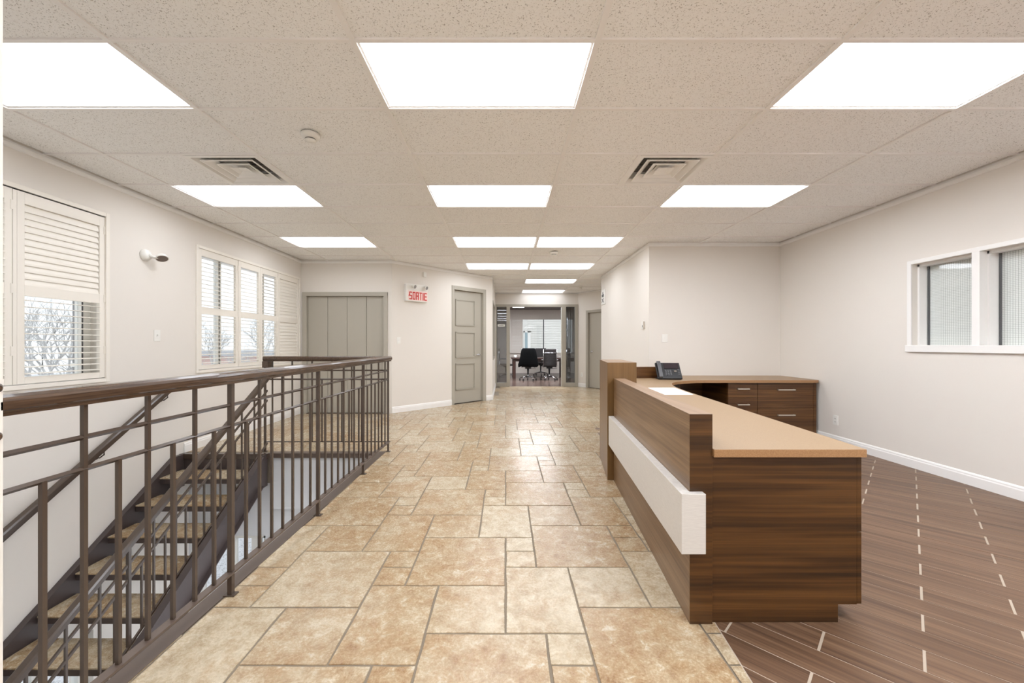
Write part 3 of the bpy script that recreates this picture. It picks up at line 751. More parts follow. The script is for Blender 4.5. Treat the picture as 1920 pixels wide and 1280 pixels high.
# ------------------------------------------------------------------ staircase
LX0, LX1 = XL + .005, -2.70
st = thing('staircase', 'open riser metal staircase with stone tiled treads going down along the left wall', 'staircase', (-3.15, 4.5, -3.0))
RUN, RISE = .277, .1755
def nose(i): return 4.23 - RUN * i, -.165 - RISE * i
cache = None
for i in range(16):
    yn, zt = nose(i)
    tr = B().box(LX0 + .045, LX1, yn + .004, yn + .29, zt - .062, zt - .012).obj('tread', M['stringer'], st)
    nt_ = 3; wdt = (LX1 - LX0 - .05) / nt_
    off = (i * 37 % 5) * .03
    cuts = [LX0 + .047, LX0 + .047 + wdt * (0.55 + off), LX0 + .047 + wdt * (1.6 + off), LX1 - .002]
    for a0, a1 in zip(cuts[:-1], cuts[1:]):
        B().box(a0 + .0015, a1 - .0015, yn - .004, yn + .288, zt - .012, zt).obj('stone_tile', M['travertine'], tr, bevel=.0015)
SL = RISE / RUN
def Ltop(y): return .035 + SL * (y - 4.48)
for nm, xa, xb, s_ in (('stringer', LX0, LX0 + .04, 1), ('stringer', LX1 - .005, LX1 + .012, -1)):
    b = B(); prof = [(xa, 0)]
    y0, y1 = 0.0, 4.425
    def plate(x0, x1, o0, o1, ya=y0, yb=y1):
        v = [b.bm.verts.new(p) for p in ((x0, ya, Ltop(ya) + o0), (x1, ya, Ltop(ya) + o0), (x1, ya, Ltop(ya) + o1), (x0, ya, Ltop(ya) + o1),
                                         (x0, yb, Ltop(yb) + o0), (x1, yb, Ltop(yb) + o0), (x1, yb, Ltop(yb) + o1), (x0, yb, Ltop(yb) + o1))]
        b._f(v, [(0, 1, 2, 3), (4, 7, 6, 5), (0, 4, 5, 1), (1, 5, 6, 2), (2, 6, 7, 3), (3, 7, 4, 0)])
    plate(xa, xb, -.32, -.008)
    plate(xa, xb + .045, -.008, 0) if s_ < 0 else plate(xa, xb + .012, -.008, 0)
    plate(xa, xb + .045, -.328, -.32) if s_ < 0 else plate(xa, xb + .012, -.328, -.32)
    b.box(xa, xb, 4.424, 4.565, -.36, -.002); b.obj(nm, M['stringer'], st)
B().box(XL + .01, LX1 - .01, 4.56, 4.60, -.30, -.012).obj('header_beam', M['stringer'], st)
B().box(XL + .002, LX1 + .015, 4.545, 4.60, -.055, 0.001).obj('top_nosing', M['steel_paint'], st)
# floor-edge strips
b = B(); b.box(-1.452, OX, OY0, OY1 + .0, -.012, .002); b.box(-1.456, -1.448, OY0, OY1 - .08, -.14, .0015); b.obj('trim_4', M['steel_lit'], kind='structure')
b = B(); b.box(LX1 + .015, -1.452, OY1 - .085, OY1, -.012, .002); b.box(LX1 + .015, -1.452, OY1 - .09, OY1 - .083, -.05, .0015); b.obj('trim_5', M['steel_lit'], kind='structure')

# guard railing round the opening
GX, GY = -1.352, 4.665
gr = thing('guard_railing', 'dark bronze metal guard railing with wooden handrail round the stair opening', 'railing', (GX, 3.0, 0))
HR = [(-.024, 0), (.024, 0), (.024, .010), (.034, .018), (.034, .040), (.030, .050), (.018, .057), (-.018, .057), (-.030, .050), (-.034, .040), (-.034, .018), (-.024, .010)]
b = B(); b.sweep(HR, [(GX, OY0 - .004, 1.040), (GX, GY + .034, 1.040)]); b.obj('handrail', M['handrail'], gr)
b = B(); b.sweep(HR, [(GX - .034, GY, 1.0395), (-2.785, GY, 1.0395)]); b.box(-2.79, -2.72, GY - .034, GY + .034, .965, 1.0395); b.obj('handrail', M['handrail'], gr)
D = .0085
RD = [(0, -D), (D, 0), (0, D), (-D, 0)]
for z in (.934, .832):
    B().sweep(RD, [(GX, OY0 - .004, z), (GX, GY, z)]).obj('horizontal_bar', M['steel_paint'], gr)
    B().sweep(RD, [(GX, GY, z), (-2.78, GY, z)]).obj('horizontal_bar', M['steel_paint'], gr)
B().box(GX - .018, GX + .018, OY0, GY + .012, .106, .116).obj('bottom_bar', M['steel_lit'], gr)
B().box(-2.78, GX - .018, GY - .010, GY + .010, .108, .116).obj('bottom_bar', M['steel_paint'], gr)
def post(parent, x, y, z0=0.0, z1=1.042, s=.011, name='post'):
    o = B().box(x - s, x + s, y - s, y + s, z0, z1).obj(name, M['steel_paint'], parent)
    B().box(x - s - .016, x + s + .016, y - s - .008, y + s + .008, z0, z0 + .006).obj('base_plate', M['steel_paint'], o)
    return o
def pre_link(parent, me_obj, loc, name):
    o = bpy.data.objects.new(name, me_obj.data); link(o, parent); o.location = loc; return o
for y in (1.99, 2.915, 3.84): post(gr, GX, y)
post(gr, GX, GY - .01, 0, 1.042, .009)
s = .0066
bal = {}
def baluster(parent, x, y, tall):
    z1 = 1.042 if tall else .832
    key = tall
    if key not in bal:
        bal[key] = bpy.data.meshes.new('baluster'); bb = B(); bb.box(-s, s, -s, s, .114, z1)
        bb.bm.to_mesh(bal[key]); bb.bm.free(); bal[key].materials.append(M['steel_paint'])
    o = bpy.data.objects.new('baluster', bal[key]); link(o, parent)
    o.location = frame_of(parent).inverted() @ Vector((x, y, 0)); return o
for k in range(-7, 24):
    y = 1.99 + .1156 * k
    if k % 8 == 0 or y < OY0 + .03 or y > GY - .06: continue
    baluster(gr, GX, y, k % 2 == 0)
for k in range(1, 13):
    x = -2.69 + .1143 * (k - 1)
    if x > GX - .05: break
    baluster(gr, x, GY, k % 2 == 1)
post(gr, -2.775, GY, 0, 1.04, .010)

# railing down the stairs
RXs = -2.725
def hz(y): return .83 + SL * .985 * (y - 4.59)
sr = thing('stair_railing', 'dark bronze sloping stair railing on the open side of the treads', 'railing', (RXs, 4.5, 0))
HR2 = [(-.020, -.028), (.020, -.028), (.020, -.010), (.030, -.004), (.030, .020), (.020, .030), (-.020, .030), (-.030, .020), (-.030, -.004), (-.020, -.010)]
y0, y1 = .3, 4.62
B().sweep(HR2, [(RXs, y1, hz(y1)), (RXs, y0, hz(y0))]).obj('handrail', M['steel_paint'], sr)
B().sweep([(-.006, -.046), (.006, -.046), (.006, -.034), (-.006, -.034)], [(RXs, y1, hz(y1)), (RXs, y0, hz(y0))]).obj('handrail_strip', M['steel_paint'], sr)
for off in (.145, .255, .745):
    B().sweep([(-.007, -.010), (.007, -.010), (.007, .010), (-.007, .010)], [(RXs, y1, hz(y1) - off), (RXs, y0, hz(y0) - off)]).obj('sloping_bar', M['steel_paint'], sr)
k = 0; y = 4.49
while y > .5:
    big = (k % 8 == 7); ss = .011 if big else .0066
    top = hz(y) - (.03 if (k % 2 == 1) else .255); bot = Ltop(y) if big else hz(y) - .745
    B().box(RXs - ss, RXs + ss, y - ss, y + ss, bot, top).obj('post' if big else 'baluster', M['steel_paint'], sr)
    y -= .1045; k += 1

# handrail on the wall
wr = thing('wall_handrail', 'dark sloping handrail fixed to the left wall above the stairs', 'handrail', (XL + .08, 4.4, .8))
def wz(y): return .70 + SL * .98 * (y - 4.23)
xr_ = XL + .075
b = B(); b.sweep(HR2, [(xr_, 4.40, wz(4.40)), (xr_, 2.55, wz(2.55))]); b.sweep(HR2, [(xr_, 4.50, wz(4.42)), (xr_, 4.38, wz(4.39))]); b.obj('handrail', M['steel_paint'], wr)
B().sweep([(-.006, -.050), (.006, -.050), (.006, -.036), (-.006, -.036)], [(xr_, 4.4, wz(4.4)), (xr_, 2.55, wz(2.55))]).obj('handrail_strip', M['steel_paint'], wr)
for y in (4.3, 3.62, 2.78):
    z = wz(y)
    b = B(); b.tube([(XL, y, z - .10), (XL + .035, y, z - .105), (xr_, y, z - .075), (xr_, y, z - .045)], .006, 6); b.lathe((XL, y, z - .10), [(.022, 0), (.022, .005)], 14, (1, 0, 0)); b.obj('bracket', M['steel_paint'], wr)
b = B(); b.lathe((xr_, 2.55, wz(2.55) - .01), [(.030, 0), (.032, -.02), (.016, -.04)], 12); b.obj('end_cap', M['steel_paint'], wr)
# rail ends on the stair-end wall at the frame's left edge
wk = thing('wall_rail_end', 'rounded dark rail ends on the wall corner at the left edge', 'handrail', (-1.318, 1.05, 1.1))
for z, q in ((1.118, .013), (.992, .012)):
    B().lathe((-1.318, 1.045, z), [(q, 0), (q, .004), (q * .5, .009)], 14, (1, 0, 0)).obj('end_cap', M['handrail'], wk)

# ------------------------------------------------------------------ reception desk
DS = .090
def dx(x0, y): return x0 + DS * (y - 1.779)      # desk lines run slightly to the right
def dquad(x0, x1, y0, y1): return [(dx(x0, y0), y0), (dx(x1, y0), y0), (dx(x1, y1), y1), (dx(x0, y1), y1)]
def shaded_prism(poly, z0, z1, name, parent, side, top, end=None, bevel=.0015):
    """prism of one laminate, lit and shaded in colour: top, sides, camera end"""
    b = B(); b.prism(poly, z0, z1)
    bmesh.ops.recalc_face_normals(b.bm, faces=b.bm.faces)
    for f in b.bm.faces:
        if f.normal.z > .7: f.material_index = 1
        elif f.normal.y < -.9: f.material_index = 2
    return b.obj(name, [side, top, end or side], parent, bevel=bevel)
desk = thing('reception_desk', 'slanted walnut laminate reception desk front with silver band and end pillar', 'desk', (.86, 1.8, 0))
shaded_prism(dquad(.810, .911, 1.779, 3.66), 0, .925, 'front_wall', desk, M['walnut_side_sheen'], M['walnut_top_sheen'], M['walnut_end_shaded'])
shaded_prism([(.927, 3.681), (1.193, 3.681), (1.262, 4.44), (1.034, 4.44)], 0, 1.068, 'pillar', desk, M['walnut_upright'], M['walnut_top_sheen'])
shaded_prism([(1.12, 4.44), (1.23, 4.44), (1.56, 5.50), (2.127, 5.56), (2.127, 5.66), (1.42, 5.60)], 0, .925, 'rear_wall', desk, M['walnut'], M['walnut_top_sheen'])
b = B(); b.prism([(dx(.763, 1.745), 1.745), (dx(.868, 1.745), 1.745), (dx(.868, 1.745), 1.7785), (dx(.809, 1.779), 1.7785), (dx(.809, 3.66), 3.66), (dx(.763, 3.66), 3.66)], .325, .585)
b.obj('accent_band', M['silver'], desk, bevel=.0015)

wt = []      # worktop outline (counter-clockwise)
wt += [(dx(.912, 1.765), 1.765), (dx(1.579, 1.765), 1.765), (dx(1.579, 3.90), 3.90)]
P0, P1, P2, P3 = Vector((dx(1.579, 3.9), 3.9)), Vector((1.86, 4.62)), Vector((1.95, 5.10)), Vector((2.55, 5.20))
for i in range(1, 14):
    u = i / 14; q = P0 * (1 - u) ** 3 + P1 * 3 * u * (1 - u) ** 2 + P2 * 3 * u * u * (1 - u) + P3 * u ** 3; wt.append((q.x, q.y))
wt += [(2.55, 5.20), (3.99, 5.20), (4.045, 5.225), (4.072, 5.28), (4.072, 5.997), (2.133, 5.997), (2.133, 5.57), (1.575, 5.49), (1.27, 4.445), (1.20, 3.676), (dx(.912, 3.66), 3.66)]
b = B(); b.prism(wt, .738, .773)
bmesh.ops.recalc_face_normals(b.bm, faces=b.bm.faces)
for f in b.bm.faces:
    if abs(f.normal.z) < .5: f.material_index = 1
top = thing('worktop', 'tan laminate worktop with curved inner corner running along the desk and back wall', 'worktop', (1.3, 3.0, .738))
b.obj('worktop_slab', [M['laminate'], M['laminate_edge']], top, bevel=.0015)

# near pedestal under the worktop
pc = thing('pedestal_cabinet', 'walnut cabinet under the near end of the worktop with plain end panel', 'cabinet', (1.25, 2.0, 0))
b = B(); yb = 1.792
b.prism([(dx(.912, yb), yb), (1.473, yb), (1.473, yb + .022), (dx(.912, yb), yb + .022)], 0, .08)
b.box(dx(.912, yb), 1.557, yb, yb + .022, .08, .737); b.obj('end_panel', M['walnut_end_shaded'], pc)
b = B(); b.prism([(.918, 1.815), (1.555, 1.815), (1.60, 2.25), (.958, 2.25)], .08, .735); b.prism([(.925, 1.815), (1.47, 1.815), (1.515, 2.25), (.96, 2.25)], 0, .08); b.obj('carcass', M['walnut_end_shaded'], pc)
for z0, z1 in ((.082, .398), (.402, .733)):
    dr = B().prism([(1.559, 1.793), (1.578, 1.793), (1.622, 2.25), (1.603, 2.25)], z0, z1).obj('drawer', M['walnut_end_shaded'], pc)
    B().tube([(1.60, 1.93, z1 - .08), (1.615, 1.93, z1 - .08), (1.630, 2.09, z1 - .08), (1.614, 2.09, z1 - .08)], .005, 6).obj('handle', M['nickel'], dr)

# drawer units along the back
def unit(name, label, x0, x1, fronts, hw):
    u = thing(name, label, 'cabinet', ((x0 + x1) / 2, 5.6, 0))
    B().box(x0, x1, 5.262, 5.98, .08, .736).obj('carcass', M['walnut'], u); B().box(x0, x1, 5.31, 5.98, 0, .08).obj('toe_kick', M['walnut'], u)
    for z0, z1, zh in fronts:
        d = B().box(x0 + .002, x1 - .002, 5.243, 5.262, z0 + .0015, z1 - .0015).obj('drawer', M['walnut'], u, bevel=.001)
        xc = (x0 + x1) / 2; b = B(); b.box(xc - hw / 2, xc + hw / 2, 5.212, 5.220, zh - .0085, zh + .0085)
        b.box(xc - hw / 2, xc - hw / 2 + .016, 5.220, 5.243, zh - .008, zh + .008); b.box(xc + hw / 2 - .016, xc + hw / 2, 5.220, 5.243, zh - .008, zh + .008)
        b.obj('handle', M['nickel'], d, bevel=.001)
unit('drawer_unit', 'narrow walnut drawer unit beside the dark knee space', 2.885, 3.265, [(.543, .735, .658), (.36, .543, .456), (.08, .36, .28)], .155)
unit('drawer_unit', 'wide walnut drawer unit in the corner by the right wall', 3.267, 3.995, [(.409, .735, .648), (.08, .409, .32)], .222)
kn = thing('knee_panel', 'dark walnut panel closing the back of the knee space', 'panel', (2.5, 5.9, 0))
B().box(2.14, 2.88, 5.93, 5.95, 0, .737).obj('back_panel', M['walnut'], kn); B().box(2.30, 2.32, 5.35, 5.93, 0, .737).obj('side_panel', M['walnut'], kn)
sp = thing('end_panel_board', 'narrow dark walnut panel between the wide drawer unit and right wall', 'panel', (4.02, 5.6, 0))
B().box(3.997, 4.032, 5.245, 5.98, 0, .737).obj('board', M['walnut'], sp)

# paper sheets
pp = thing('paper', 'white printed sheet lying on the worktop behind the desk front', 'paper', (1.6, 4.0, .773))
B().prism([(1.45, 3.69), (1.715, 3.69), (1.785, 4.28), (1.50, 4.28)], .7735, .7748).obj('sheet', M['paper'], pp)
B().prism([(1.535, 4.08), (1.62, 4.08), (1.625, 4.10), (1.54, 4.10)], .7749, .7752).obj('print', mat('pale_ink', (190, 198, 205), .6), pp)
B().prism([(1.50, 3.80), (1.66, 3.80), (1.70, 4.00), (1.53, 4.00)], .7749, .7752).obj('print', mat('pale_print', (226, 230, 234), .6), pp)

# desk telephone
Tz = .774
ph = thing('telephone', 'black desk telephone with handset and screen on the worktop corner', 'telephone', (2.155, 5.36, Tz), math.radians(-8)); ph.scale = (1.15, 1.15, 1.15)
def L3(x, y, z): return Vector((x, y, z))
tilt = Matrix.Translation((0, 0, .086)) @ Matrix.Rotation(math.radians(48), 4, 'X')
B().box(-.135, .135, -.115, .115, .0, .024, tilt).obj('body', M['black'], ph, local=True, bevel=.006)
b = B(); b.box(-.12, .12, -.08, .10, -.0, .012); b.box(-.10, .10, .05, .07, .0, .10); b.obj('stand', M['black'], ph, local=True)
B().box(-.045, .115, .025, .100, .024, .030, tilt).obj('screen', mat('phone_screen', (52, 44, 48), .15), ph, local=True)
hs = B(); hs.sweep([(-.022, 0), (.022, 0), (.020, .022), (-.020, .022)], [tilt @ Vector((-.100, -.112, .026)), tilt @ Vector((-.100, -.075, .040)), tilt @ Vector((-.100, .06, .042)), tilt @ Vector((-.100, .118, .030))], up=(tilt.to_3x3() @ Vector((0, 0, 1))))
hs.obj('handset', M['grey_plastic'], ph, local=True, bevel=.004)
for r_ in range(4):
    for c_ in range(3):
        x, y = -.040 + c_ * .026, .004 - r_ * .022
        B().box(x, x + .016, y - .012, y, .024, .028, tilt).obj('key', mat('phone_key', (96, 96, 98), .4) if (r_ + c_) == 0 else bpy.data.materials['phone_key'], ph, local=True)
B().box(.055, .085, -.025, .0, .024, .029, tilt).obj('navigation_key', M['chrome'], ph, local=True)
for i in range(4): B().box(.098, .122, .008 - i * .022, .016 - i * .022, .024, .027, tilt).obj('side_key', bpy.data.materials['phone_key'], ph, local=True)

# ------------------------------------------------------------------ wall fittings
def plate(name, label, cat, c, n3, wd, hd, kind, z):
    """switch or outlet plate centred at c on a wall with outward normal n3"""
    n3 = Vector(n3).normalized(); d3 = Vector((0, 0, 1)).cross(n3); R = Matrix((d3, Vector((0, 0, 1)), n3)).transposed().to_4x4()
    T = Matrix.Translation((c[0], c[1], z)) @ R
    t_ = thing(name, label, cat, (c[0], c[1], z))
    B().box(-wd / 2, wd / 2, -hd / 2, hd / 2, 0, .006, T).obj('cover_plate', M['plastic'], t_, bevel=.002)
    if kind == 'toggle':
        B().box(-.006, .006, -.004, .014, .006, .018, T).obj('toggle', M['plastic'], t_)
        b = B(); b.box(-.010, .010, -.017, .017, .006, .0072, T); b.obj('slot', M['trim'], t_)
    elif kind == 'outlet':
        for dz in (-.02, .02):
            o = B().box(-.017, .017, dz - .014, dz + .014, .006, .009, T).obj('socket', M['plastic'], t_)
            b = B(); b.box(-.008, -.005, dz - .006, dz + .006, .009, .0095, T); b.box(.005, .008, dz - .006, dz + .006, .009, .0095, T); b.obj('slot', M['grey_plastic'], o)
    return t_
plate('light_switch', 'white toggle light switch on the left wall between the two windows', 'light switch', (XL, 4.254), (1, 0, 0), .075, .118, 'toggle', 1.325)
plate('light_switch', 'white light switch on the slanted wall below the exit sign', 'light switch', along(A, dAB, .14), (nAB.x, nAB.y, 0), .075, .118, 'toggle', 1.31)
plate('light_switch', 'white light switch on the wall above the telephone', 'light switch', (2.36, 6.0), (0, -1, 0), .085, .12, 'toggle', 1.325)
plate('wall_outlet', 'white double power outlet low on the right wall', 'outlet', (XR, 4.99), (-1, 0, 0), .075, .118, 'outlet', .30)
plate('wall_outlet', 'small white outlet beside the far right hall door', 'outlet', along(Cc, dC, .16), (nC.x, nC.y, 0), .075, .118, 'outlet', .36)

t_ = thing('thermostat', 'small white thermostat with grey side on the hall wall corner', 'thermostat', (2.13, 6.23, 1.53))
B().box(2.105, 2.13, 6.19, 6.27, 1.475, 1.59).obj('case', M['plastic'], t_, bevel=.003); B().box(2.103, 2.105, 6.205, 6.225, 1.50, 1.53).obj('dial', M['grey_plastic'], t_); B().box(2.106, 2.128, 6.184, 6.19, 1.48, 1.585).obj('side_vent', M['nickel'], t_)
t_ = thing('pictogram_sign', 'white wall sign with two dark pictograms at the hall wall end', 'sign', (2.13, 8.8, 2.28))
B().box(2.112, 2.13, 8.62, 8.92, 2.10, 2.42).obj('panel', M['plastic'], t_)
b = B(); b.lathe((2.111, 8.78, 2.345), [(.030, 0), (.030, .002)], 14, (-1, 0, 0)); b.box(2.109, 2.112, 8.70, 8.86, 2.265, 2.32); b.obj('pictogram', M['black'], t_)
b = B(); b.sweep([(-.012, -.001), (.012, -.001), (.012, .001), (-.012, .001)], [(2.111, 8.69, 2.14), (2.111, 8.86, 2.23)], up=Vector((1, 0, 0))); b.sweep([(-.012, -.001), (.012, -.001), (.012, .001), (-.012, .001)], [(2.111, 8.86, 2.15), (2.111, 8.72, 2.24)], up=Vector((1, 0, 0))); b.obj('pictogram', M['grey_plastic'], t_)

# emergency lamp head between the windows
t_ = thing('emergency_lamp', 'white single emergency lamp head on the left wall between windows', 'wall lamp', (XL, 4.13, 2.13))
B().lathe((XL, 4.11, 2.14), [(.060, 0), (.060, .012), (.050, .035), (.022, .052)], 22, (1, 0, 0)).obj('wall_base', M['plastic'], t_)
b = B(); b.tube([(XL + .045, 4.11, 2.135), (XL + .075, 4.13, 2.125), (XL + .09, 4.16, 2.13)], .016, 8); b.obj('swivel_arm', M['plastic'], t_)
hd = Vector((.40, -.28, -.87)).normalized()
B().lathe((XL + .10, 4.195, 2.150), [(.020, -.02), (.042, .0), (.055, .03), (.055, .036)], 22, hd).obj('lamp_head', M['plastic'], t_)
B().lathe((XL + .10, 4.195, 2.150), [(.048, .0355), (.048, .038)], 22, hd).obj('lens', mat('lamp_lens', (120, 108, 100), .2, metal=.5), t_)

# exit sign with two lamp heads
sg = thing('exit_sign', 'white illuminated exit sign with red letters and two lamp heads on slanted wall', 'exit sign', (A.x + dAB.x * .5, A.y + dAB.y * .5, 2.2))
S0, S1, Z0, Z1 = .255, .725, 2.035, 2.355
b = B(); slab(b, A, dAB, nAB, S0, S1, 0, .065, Z0, Z1); b.obj('case', M['plastic'], sg, bevel=.004)
b = B(); slab(b, A, dAB, nAB, S0 + .035, S1 - .003, .065, .068, Z0 + .015, Z0 + .20); b.obj('face_panel', mat('sign_face', (250, 226, 220), .4), sg)
GL = {'S': ['111', '100', '111', '001', '111'], 'O': ['111', '101', '101', '101', '111'], 'R': ['111', '101', '110', '101', '101'], 'T': ['111', '010', '010', '010', '010'], 'I': ['1', '1', '1', '1', '1'], 'E': ['111', '100', '110', '100', '111']}
cur = S0 + .062; lw = .060; zb, zt = Z0 + .03, Z0 + .175
STR = {'S': [(0, 1, .86, 1), (0, .3, .5, 1), (0, 1, .43, .57), (.7, 1, 0, .5), (0, 1, 0, .14)], 'O': [(0, 1, .86, 1), (0, 1, 0, .14), (0, .3, 0, 1), (.7, 1, 0, 1)],
       'R': [(0, .3, 0, 1), (0, 1, .86, 1), (.7, 1, .5, 1), (0, .95, .43, .57), (.68, 1, 0, .45)], 'T': [(0, 1, .86, 1), (.35, .65, 0, 1)], 'I': [(0, 1, 0, 1)], 'E': [(0, .3, 0, 1), (0, 1, .86, 1), (0, .85, .43, .57), (0, 1, 0, .14)]}
for ch in 'SORTIE':
    wd = .020 if ch == 'I' else lw; b = B()
    for a0, a1, c0, c1 in STR[ch]:
        slab(b, A, dAB, nAB, cur + a0 * wd, cur + a1 * wd, .068, .0705, zb + c0 * (zt - zb), zb + c1 * (zt - zb))
    b.obj('letter', M['red'], sg); cur += wd + .013
for sgn, sx in ((-1, S0 + .048), (1, S1 - .028)):
    b = B(); zc = (zb + zt) / 2
    for dz in (-1, 1):
        p0 = along(A, dAB, sx, .069, nAB); p1 = along(A, dAB, sx - sgn * .012, .069, nAB)
        b.sweep([(-.003, -.001), (.003, -.001), (.003, .001), (-.003, .001)], [(p0[0], p0[1], zc), (p1[0], p1[1], zc + dz * .018)], up=Vector((nAB.x, nAB.y, 0)))
    b.obj('chevron', M['red'], sg)
for s_ in (.40, .66):
    c0 = Vector((*along(A, dAB, s_, .035, nAB), Z1 + .0)); ax = Vector((nAB.x * .9 + dAB.x * .3, nAB.y * .9 + dAB.y * .3, -.35)).normalized(); c1 = c0 + Vector((nAB.x, nAB.y, 0)) * .08 + Vector((0, 0, -.055))
    b = B(); b.lathe(c1, [(.022, -.04), (.040, -.01), (.042, .012)], 18, ax); b.tube([c0 + Vector((nAB.x, nAB.y, 0)) * .03 + Vector((0, 0, -.06)), c1 - ax * .03], .012, 6)
    lh = b.obj('lamp_head', M['plastic'], sg); B().lathe(c1, [(.034, .0121), (.034, .015)], 18, ax).obj('lens', M['chrome'], lh)
t_ = thing('door_chime', 'small white box high on the slanted wall above the exit sign', 'wall box', (*along(A, dAB, .68), 2.57))
b = B(); slab(b, A, dAB, nAB, .655, .72, 0, .035, 2.525, 2.615); b.obj('case', M['plastic'], t_, bevel=.003)

# ------------------------------------------------------------------ meeting room furniture
tb = thing('meeting_table', 'long dark wood meeting table behind the two chairs', 'table', (1.6, 15.3, 0))
B().box(.20, 3.6, 14.6, 16.0, .715, .75).obj('tabletop', M['dark_wood'], tb, bevel=.005)
B().box(.30, 3.5, 14.68, 15.92, .62, .715).obj('apron', M['dark_wood'], tb)
for x, y in ((.26, 14.72), (.26, 15.85), (3.46, 14.72), (3.46, 15.85), (2.02, 15.2)): B().box(x, x + .11, y - .05, y + .06, 0, .70).obj('leg', M['dark_wood'], tb, bevel=.006)
t_ = thing('white_cup', 'small white cup on the left end of the meeting table', 'cup', (.36, 14.85, .75))
B().lathe((.36, 14.85, .7505), [(.045, 0), (.052, .10), (.047, .10), (.04, .01)], 16).obj('cup_body', M['plastic'], t_)

def office_chair(x, y, rz, label):
    t_ = thing('office_chair', label, 'chair', (x, y, 0), rz, group='chairs at the meeting table')
    # local frame: the back is at -y, seat towards +y
    B().box(-.235, .235, -.20, .26, .46, .50).obj('seat', M['leather'], t_, local=True, bevel=.015)
    bk = B().box(-.215, .215, -.27, -.235, .50, 1.08).obj('backrest', M['leather'], t_, local=True, bevel=.01)
    for i in range(10):
        z = .53 + i * .042; B().tube([(-.21, -.276, z), (.21, -.276, z)], .008, 6).obj('rib', M['leather'], bk, local=True)
    B().box(-.19, .19, -.285, -.265, .96, 1.07).obj('head_pad', M['leather'], bk, local=True, bevel=.008)
    fr = B()
    for sx in (-1, 1): fr.tube([(sx * .225, -.25, 1.09), (sx * .23, -.265, .8), (sx * .23, -.25, .50), (sx * .22, -.15, .455), (sx * .20, .24, .455)], .013, 8)
    fr.tube([(-.225, -.285, .95), (.225, -.285, .95)], .009, 6); fr.obj('side_frame', M['chrome'], t_, local=True)
    for sx in (-1, 1):
        B().tube([(sx * .23, -.24, .70), (sx * .29, -.20, .71), (sx * .295, .08, .70), (sx * .25, .16, .47)], .012, 8).obj('armrest', M['chrome'], t_, local=True)
    b = B(); b.prism([(-.10, -.10), (.10, -.10), (.10, .12), (-.10, .12)], .40, .46); b.lathe((0, 0, 0), [(.045, .41), (.03, .33), (.026, .20)], 14); b.obj('mechanism', M['black'], t_, local=True)
    B().tube([(.06, 0, .40), (.27, 0, .395)], .008, 6).obj('lever', M['black'], t_, local=True)
    B().lathe((0, 0, 0), [(.022, .22), (.032, .14), (.034, .09)], 14).obj('column', M['chrome'], t_, local=True)
    for i in range(5):
        a = i * 2 * PI / 5 + .3; ca, sa = math.cos(a), math.sin(a)
        B().tube([(0, 0, .125), (.16 * ca, .16 * sa, .112), (.29 * ca, .29 * sa, .075)], [.026, .02, .014], 8).obj('base_leg', M['chrome'], t_, local=True)
        B().lathe((.295 * ca - .018 * sa, .295 * sa + .018 * ca, .028), [(.027, -.0), (.027, -.036)], 12, (-sa, ca, 0)).obj('caster', M['black'], t_, local=True)
    return t_
office_chair(.78, 14.05, 0, 'black meeting chair with a black jacket over its back')
office_chair(1.53, 14.15, 0, 'black ribbed meeting chair with chrome frame, back bare')
office_chair(1.42, 16.35, PI, 'black meeting chair on the window side of the table')
office_chair(.02, 15.2, -PI / 2, 'black meeting chair at the left end of the table, half hidden')
jk = thing('jacket', 'black jacket draped over the left meeting chair', 'jacket', (.78, 13.78, .5))
b = B(); rows = [(.50, .34, .010), (.56, .345, .016), (.70, .315, .02), (.85, .285, .022), (.98, .265, .02), (1.07, .235, .016), (1.11, .20, .01)]
ring = []
for z, hw, dep in rows:
    r_ = []
    for j in range(20):
        a = 2 * PI * j / 20; wob = 1 + .06 * math.sin(5 * a + z * 9) * (1.1 - z)
        zz = z + (.04 * math.sin(3 * a + 1) if z < .55 else 0)
        r_.append(b.bm.verts.new((.78 + hw * math.cos(a) * wob, 13.755 + (.045 + dep) * math.sin(a) * wob, zz)))
    ring.append(r_)
for i in range(len(ring) - 1):
    for j in range(20): f = b.bm.faces.new((ring[i][j], ring[i][(j + 1) % 20], ring[i + 1][(j + 1) % 20], ring[i + 1][j])); f.smooth = True
b.bm.faces.new(ring[0]); b.bm.faces.new(ring[-1][::-1]); b.obj('jacket_cloth', M['black_soft'], jk)

# meeting room window with a shutter, and a small ceiling lamp
r = thing('window_7', None, None, (1.5, 17.5, .84), kind='structure')
b = B()
for q in ((.12, .18, .838, 2.37), (2.89, 2.95, .838, 2.37), (.12, 2.95, .838, .89), (.12, 2.95, 2.32, 2.37)): b.box(q[0], q[1], 17.47, 17.56, q[2], q[3])
b.obj('window_frame', M['conf_wall'], r); B().box(1.625, 1.665, 17.48, 17.55, .89, 2.32).obj('mullion', M['grey_plastic'], r)
for x0, x1 in ((.18, 1.625), (1.665, 2.89)): B().box(x0, x1, 17.52, 17.526, .89, 2.32).obj('pane', M['glass'], r)
t_ = thing('meeting_shutter', 'taupe louvered shutter folded at the left of the meeting room window', 'shutter', (.45, 17.43, .85))
for x0, x1 in ((.20, .29), (.68, .73)): B().box(x0, x1, 17.40, 17.43, .86, 2.35).obj('stile', M['conf_wall'], t_)
for z0, z1 in ((.86, .94), (1.60, 1.66), (2.27, 2.35)): B().box(.29, .68, 17.40, 17.43, z0, z1).obj('rail', M['conf_wall'], t_)
for i in range(10):
    for zb_ in (.94, 1.66):
        z = zb_ + .03 + i * (.0655 if zb_ < 1 else .0605)
        B().box(.29, .68, 17.405, 17.415, -.028, .028, Matrix.Translation((0, 0, z)) ).obj('louver', M['conf_wall'], t_)
t_ = thing('meeting_light', 'small lit ceiling lamp seen through the partition opening', 'ceiling light', (.45, 15.6, CEIL))
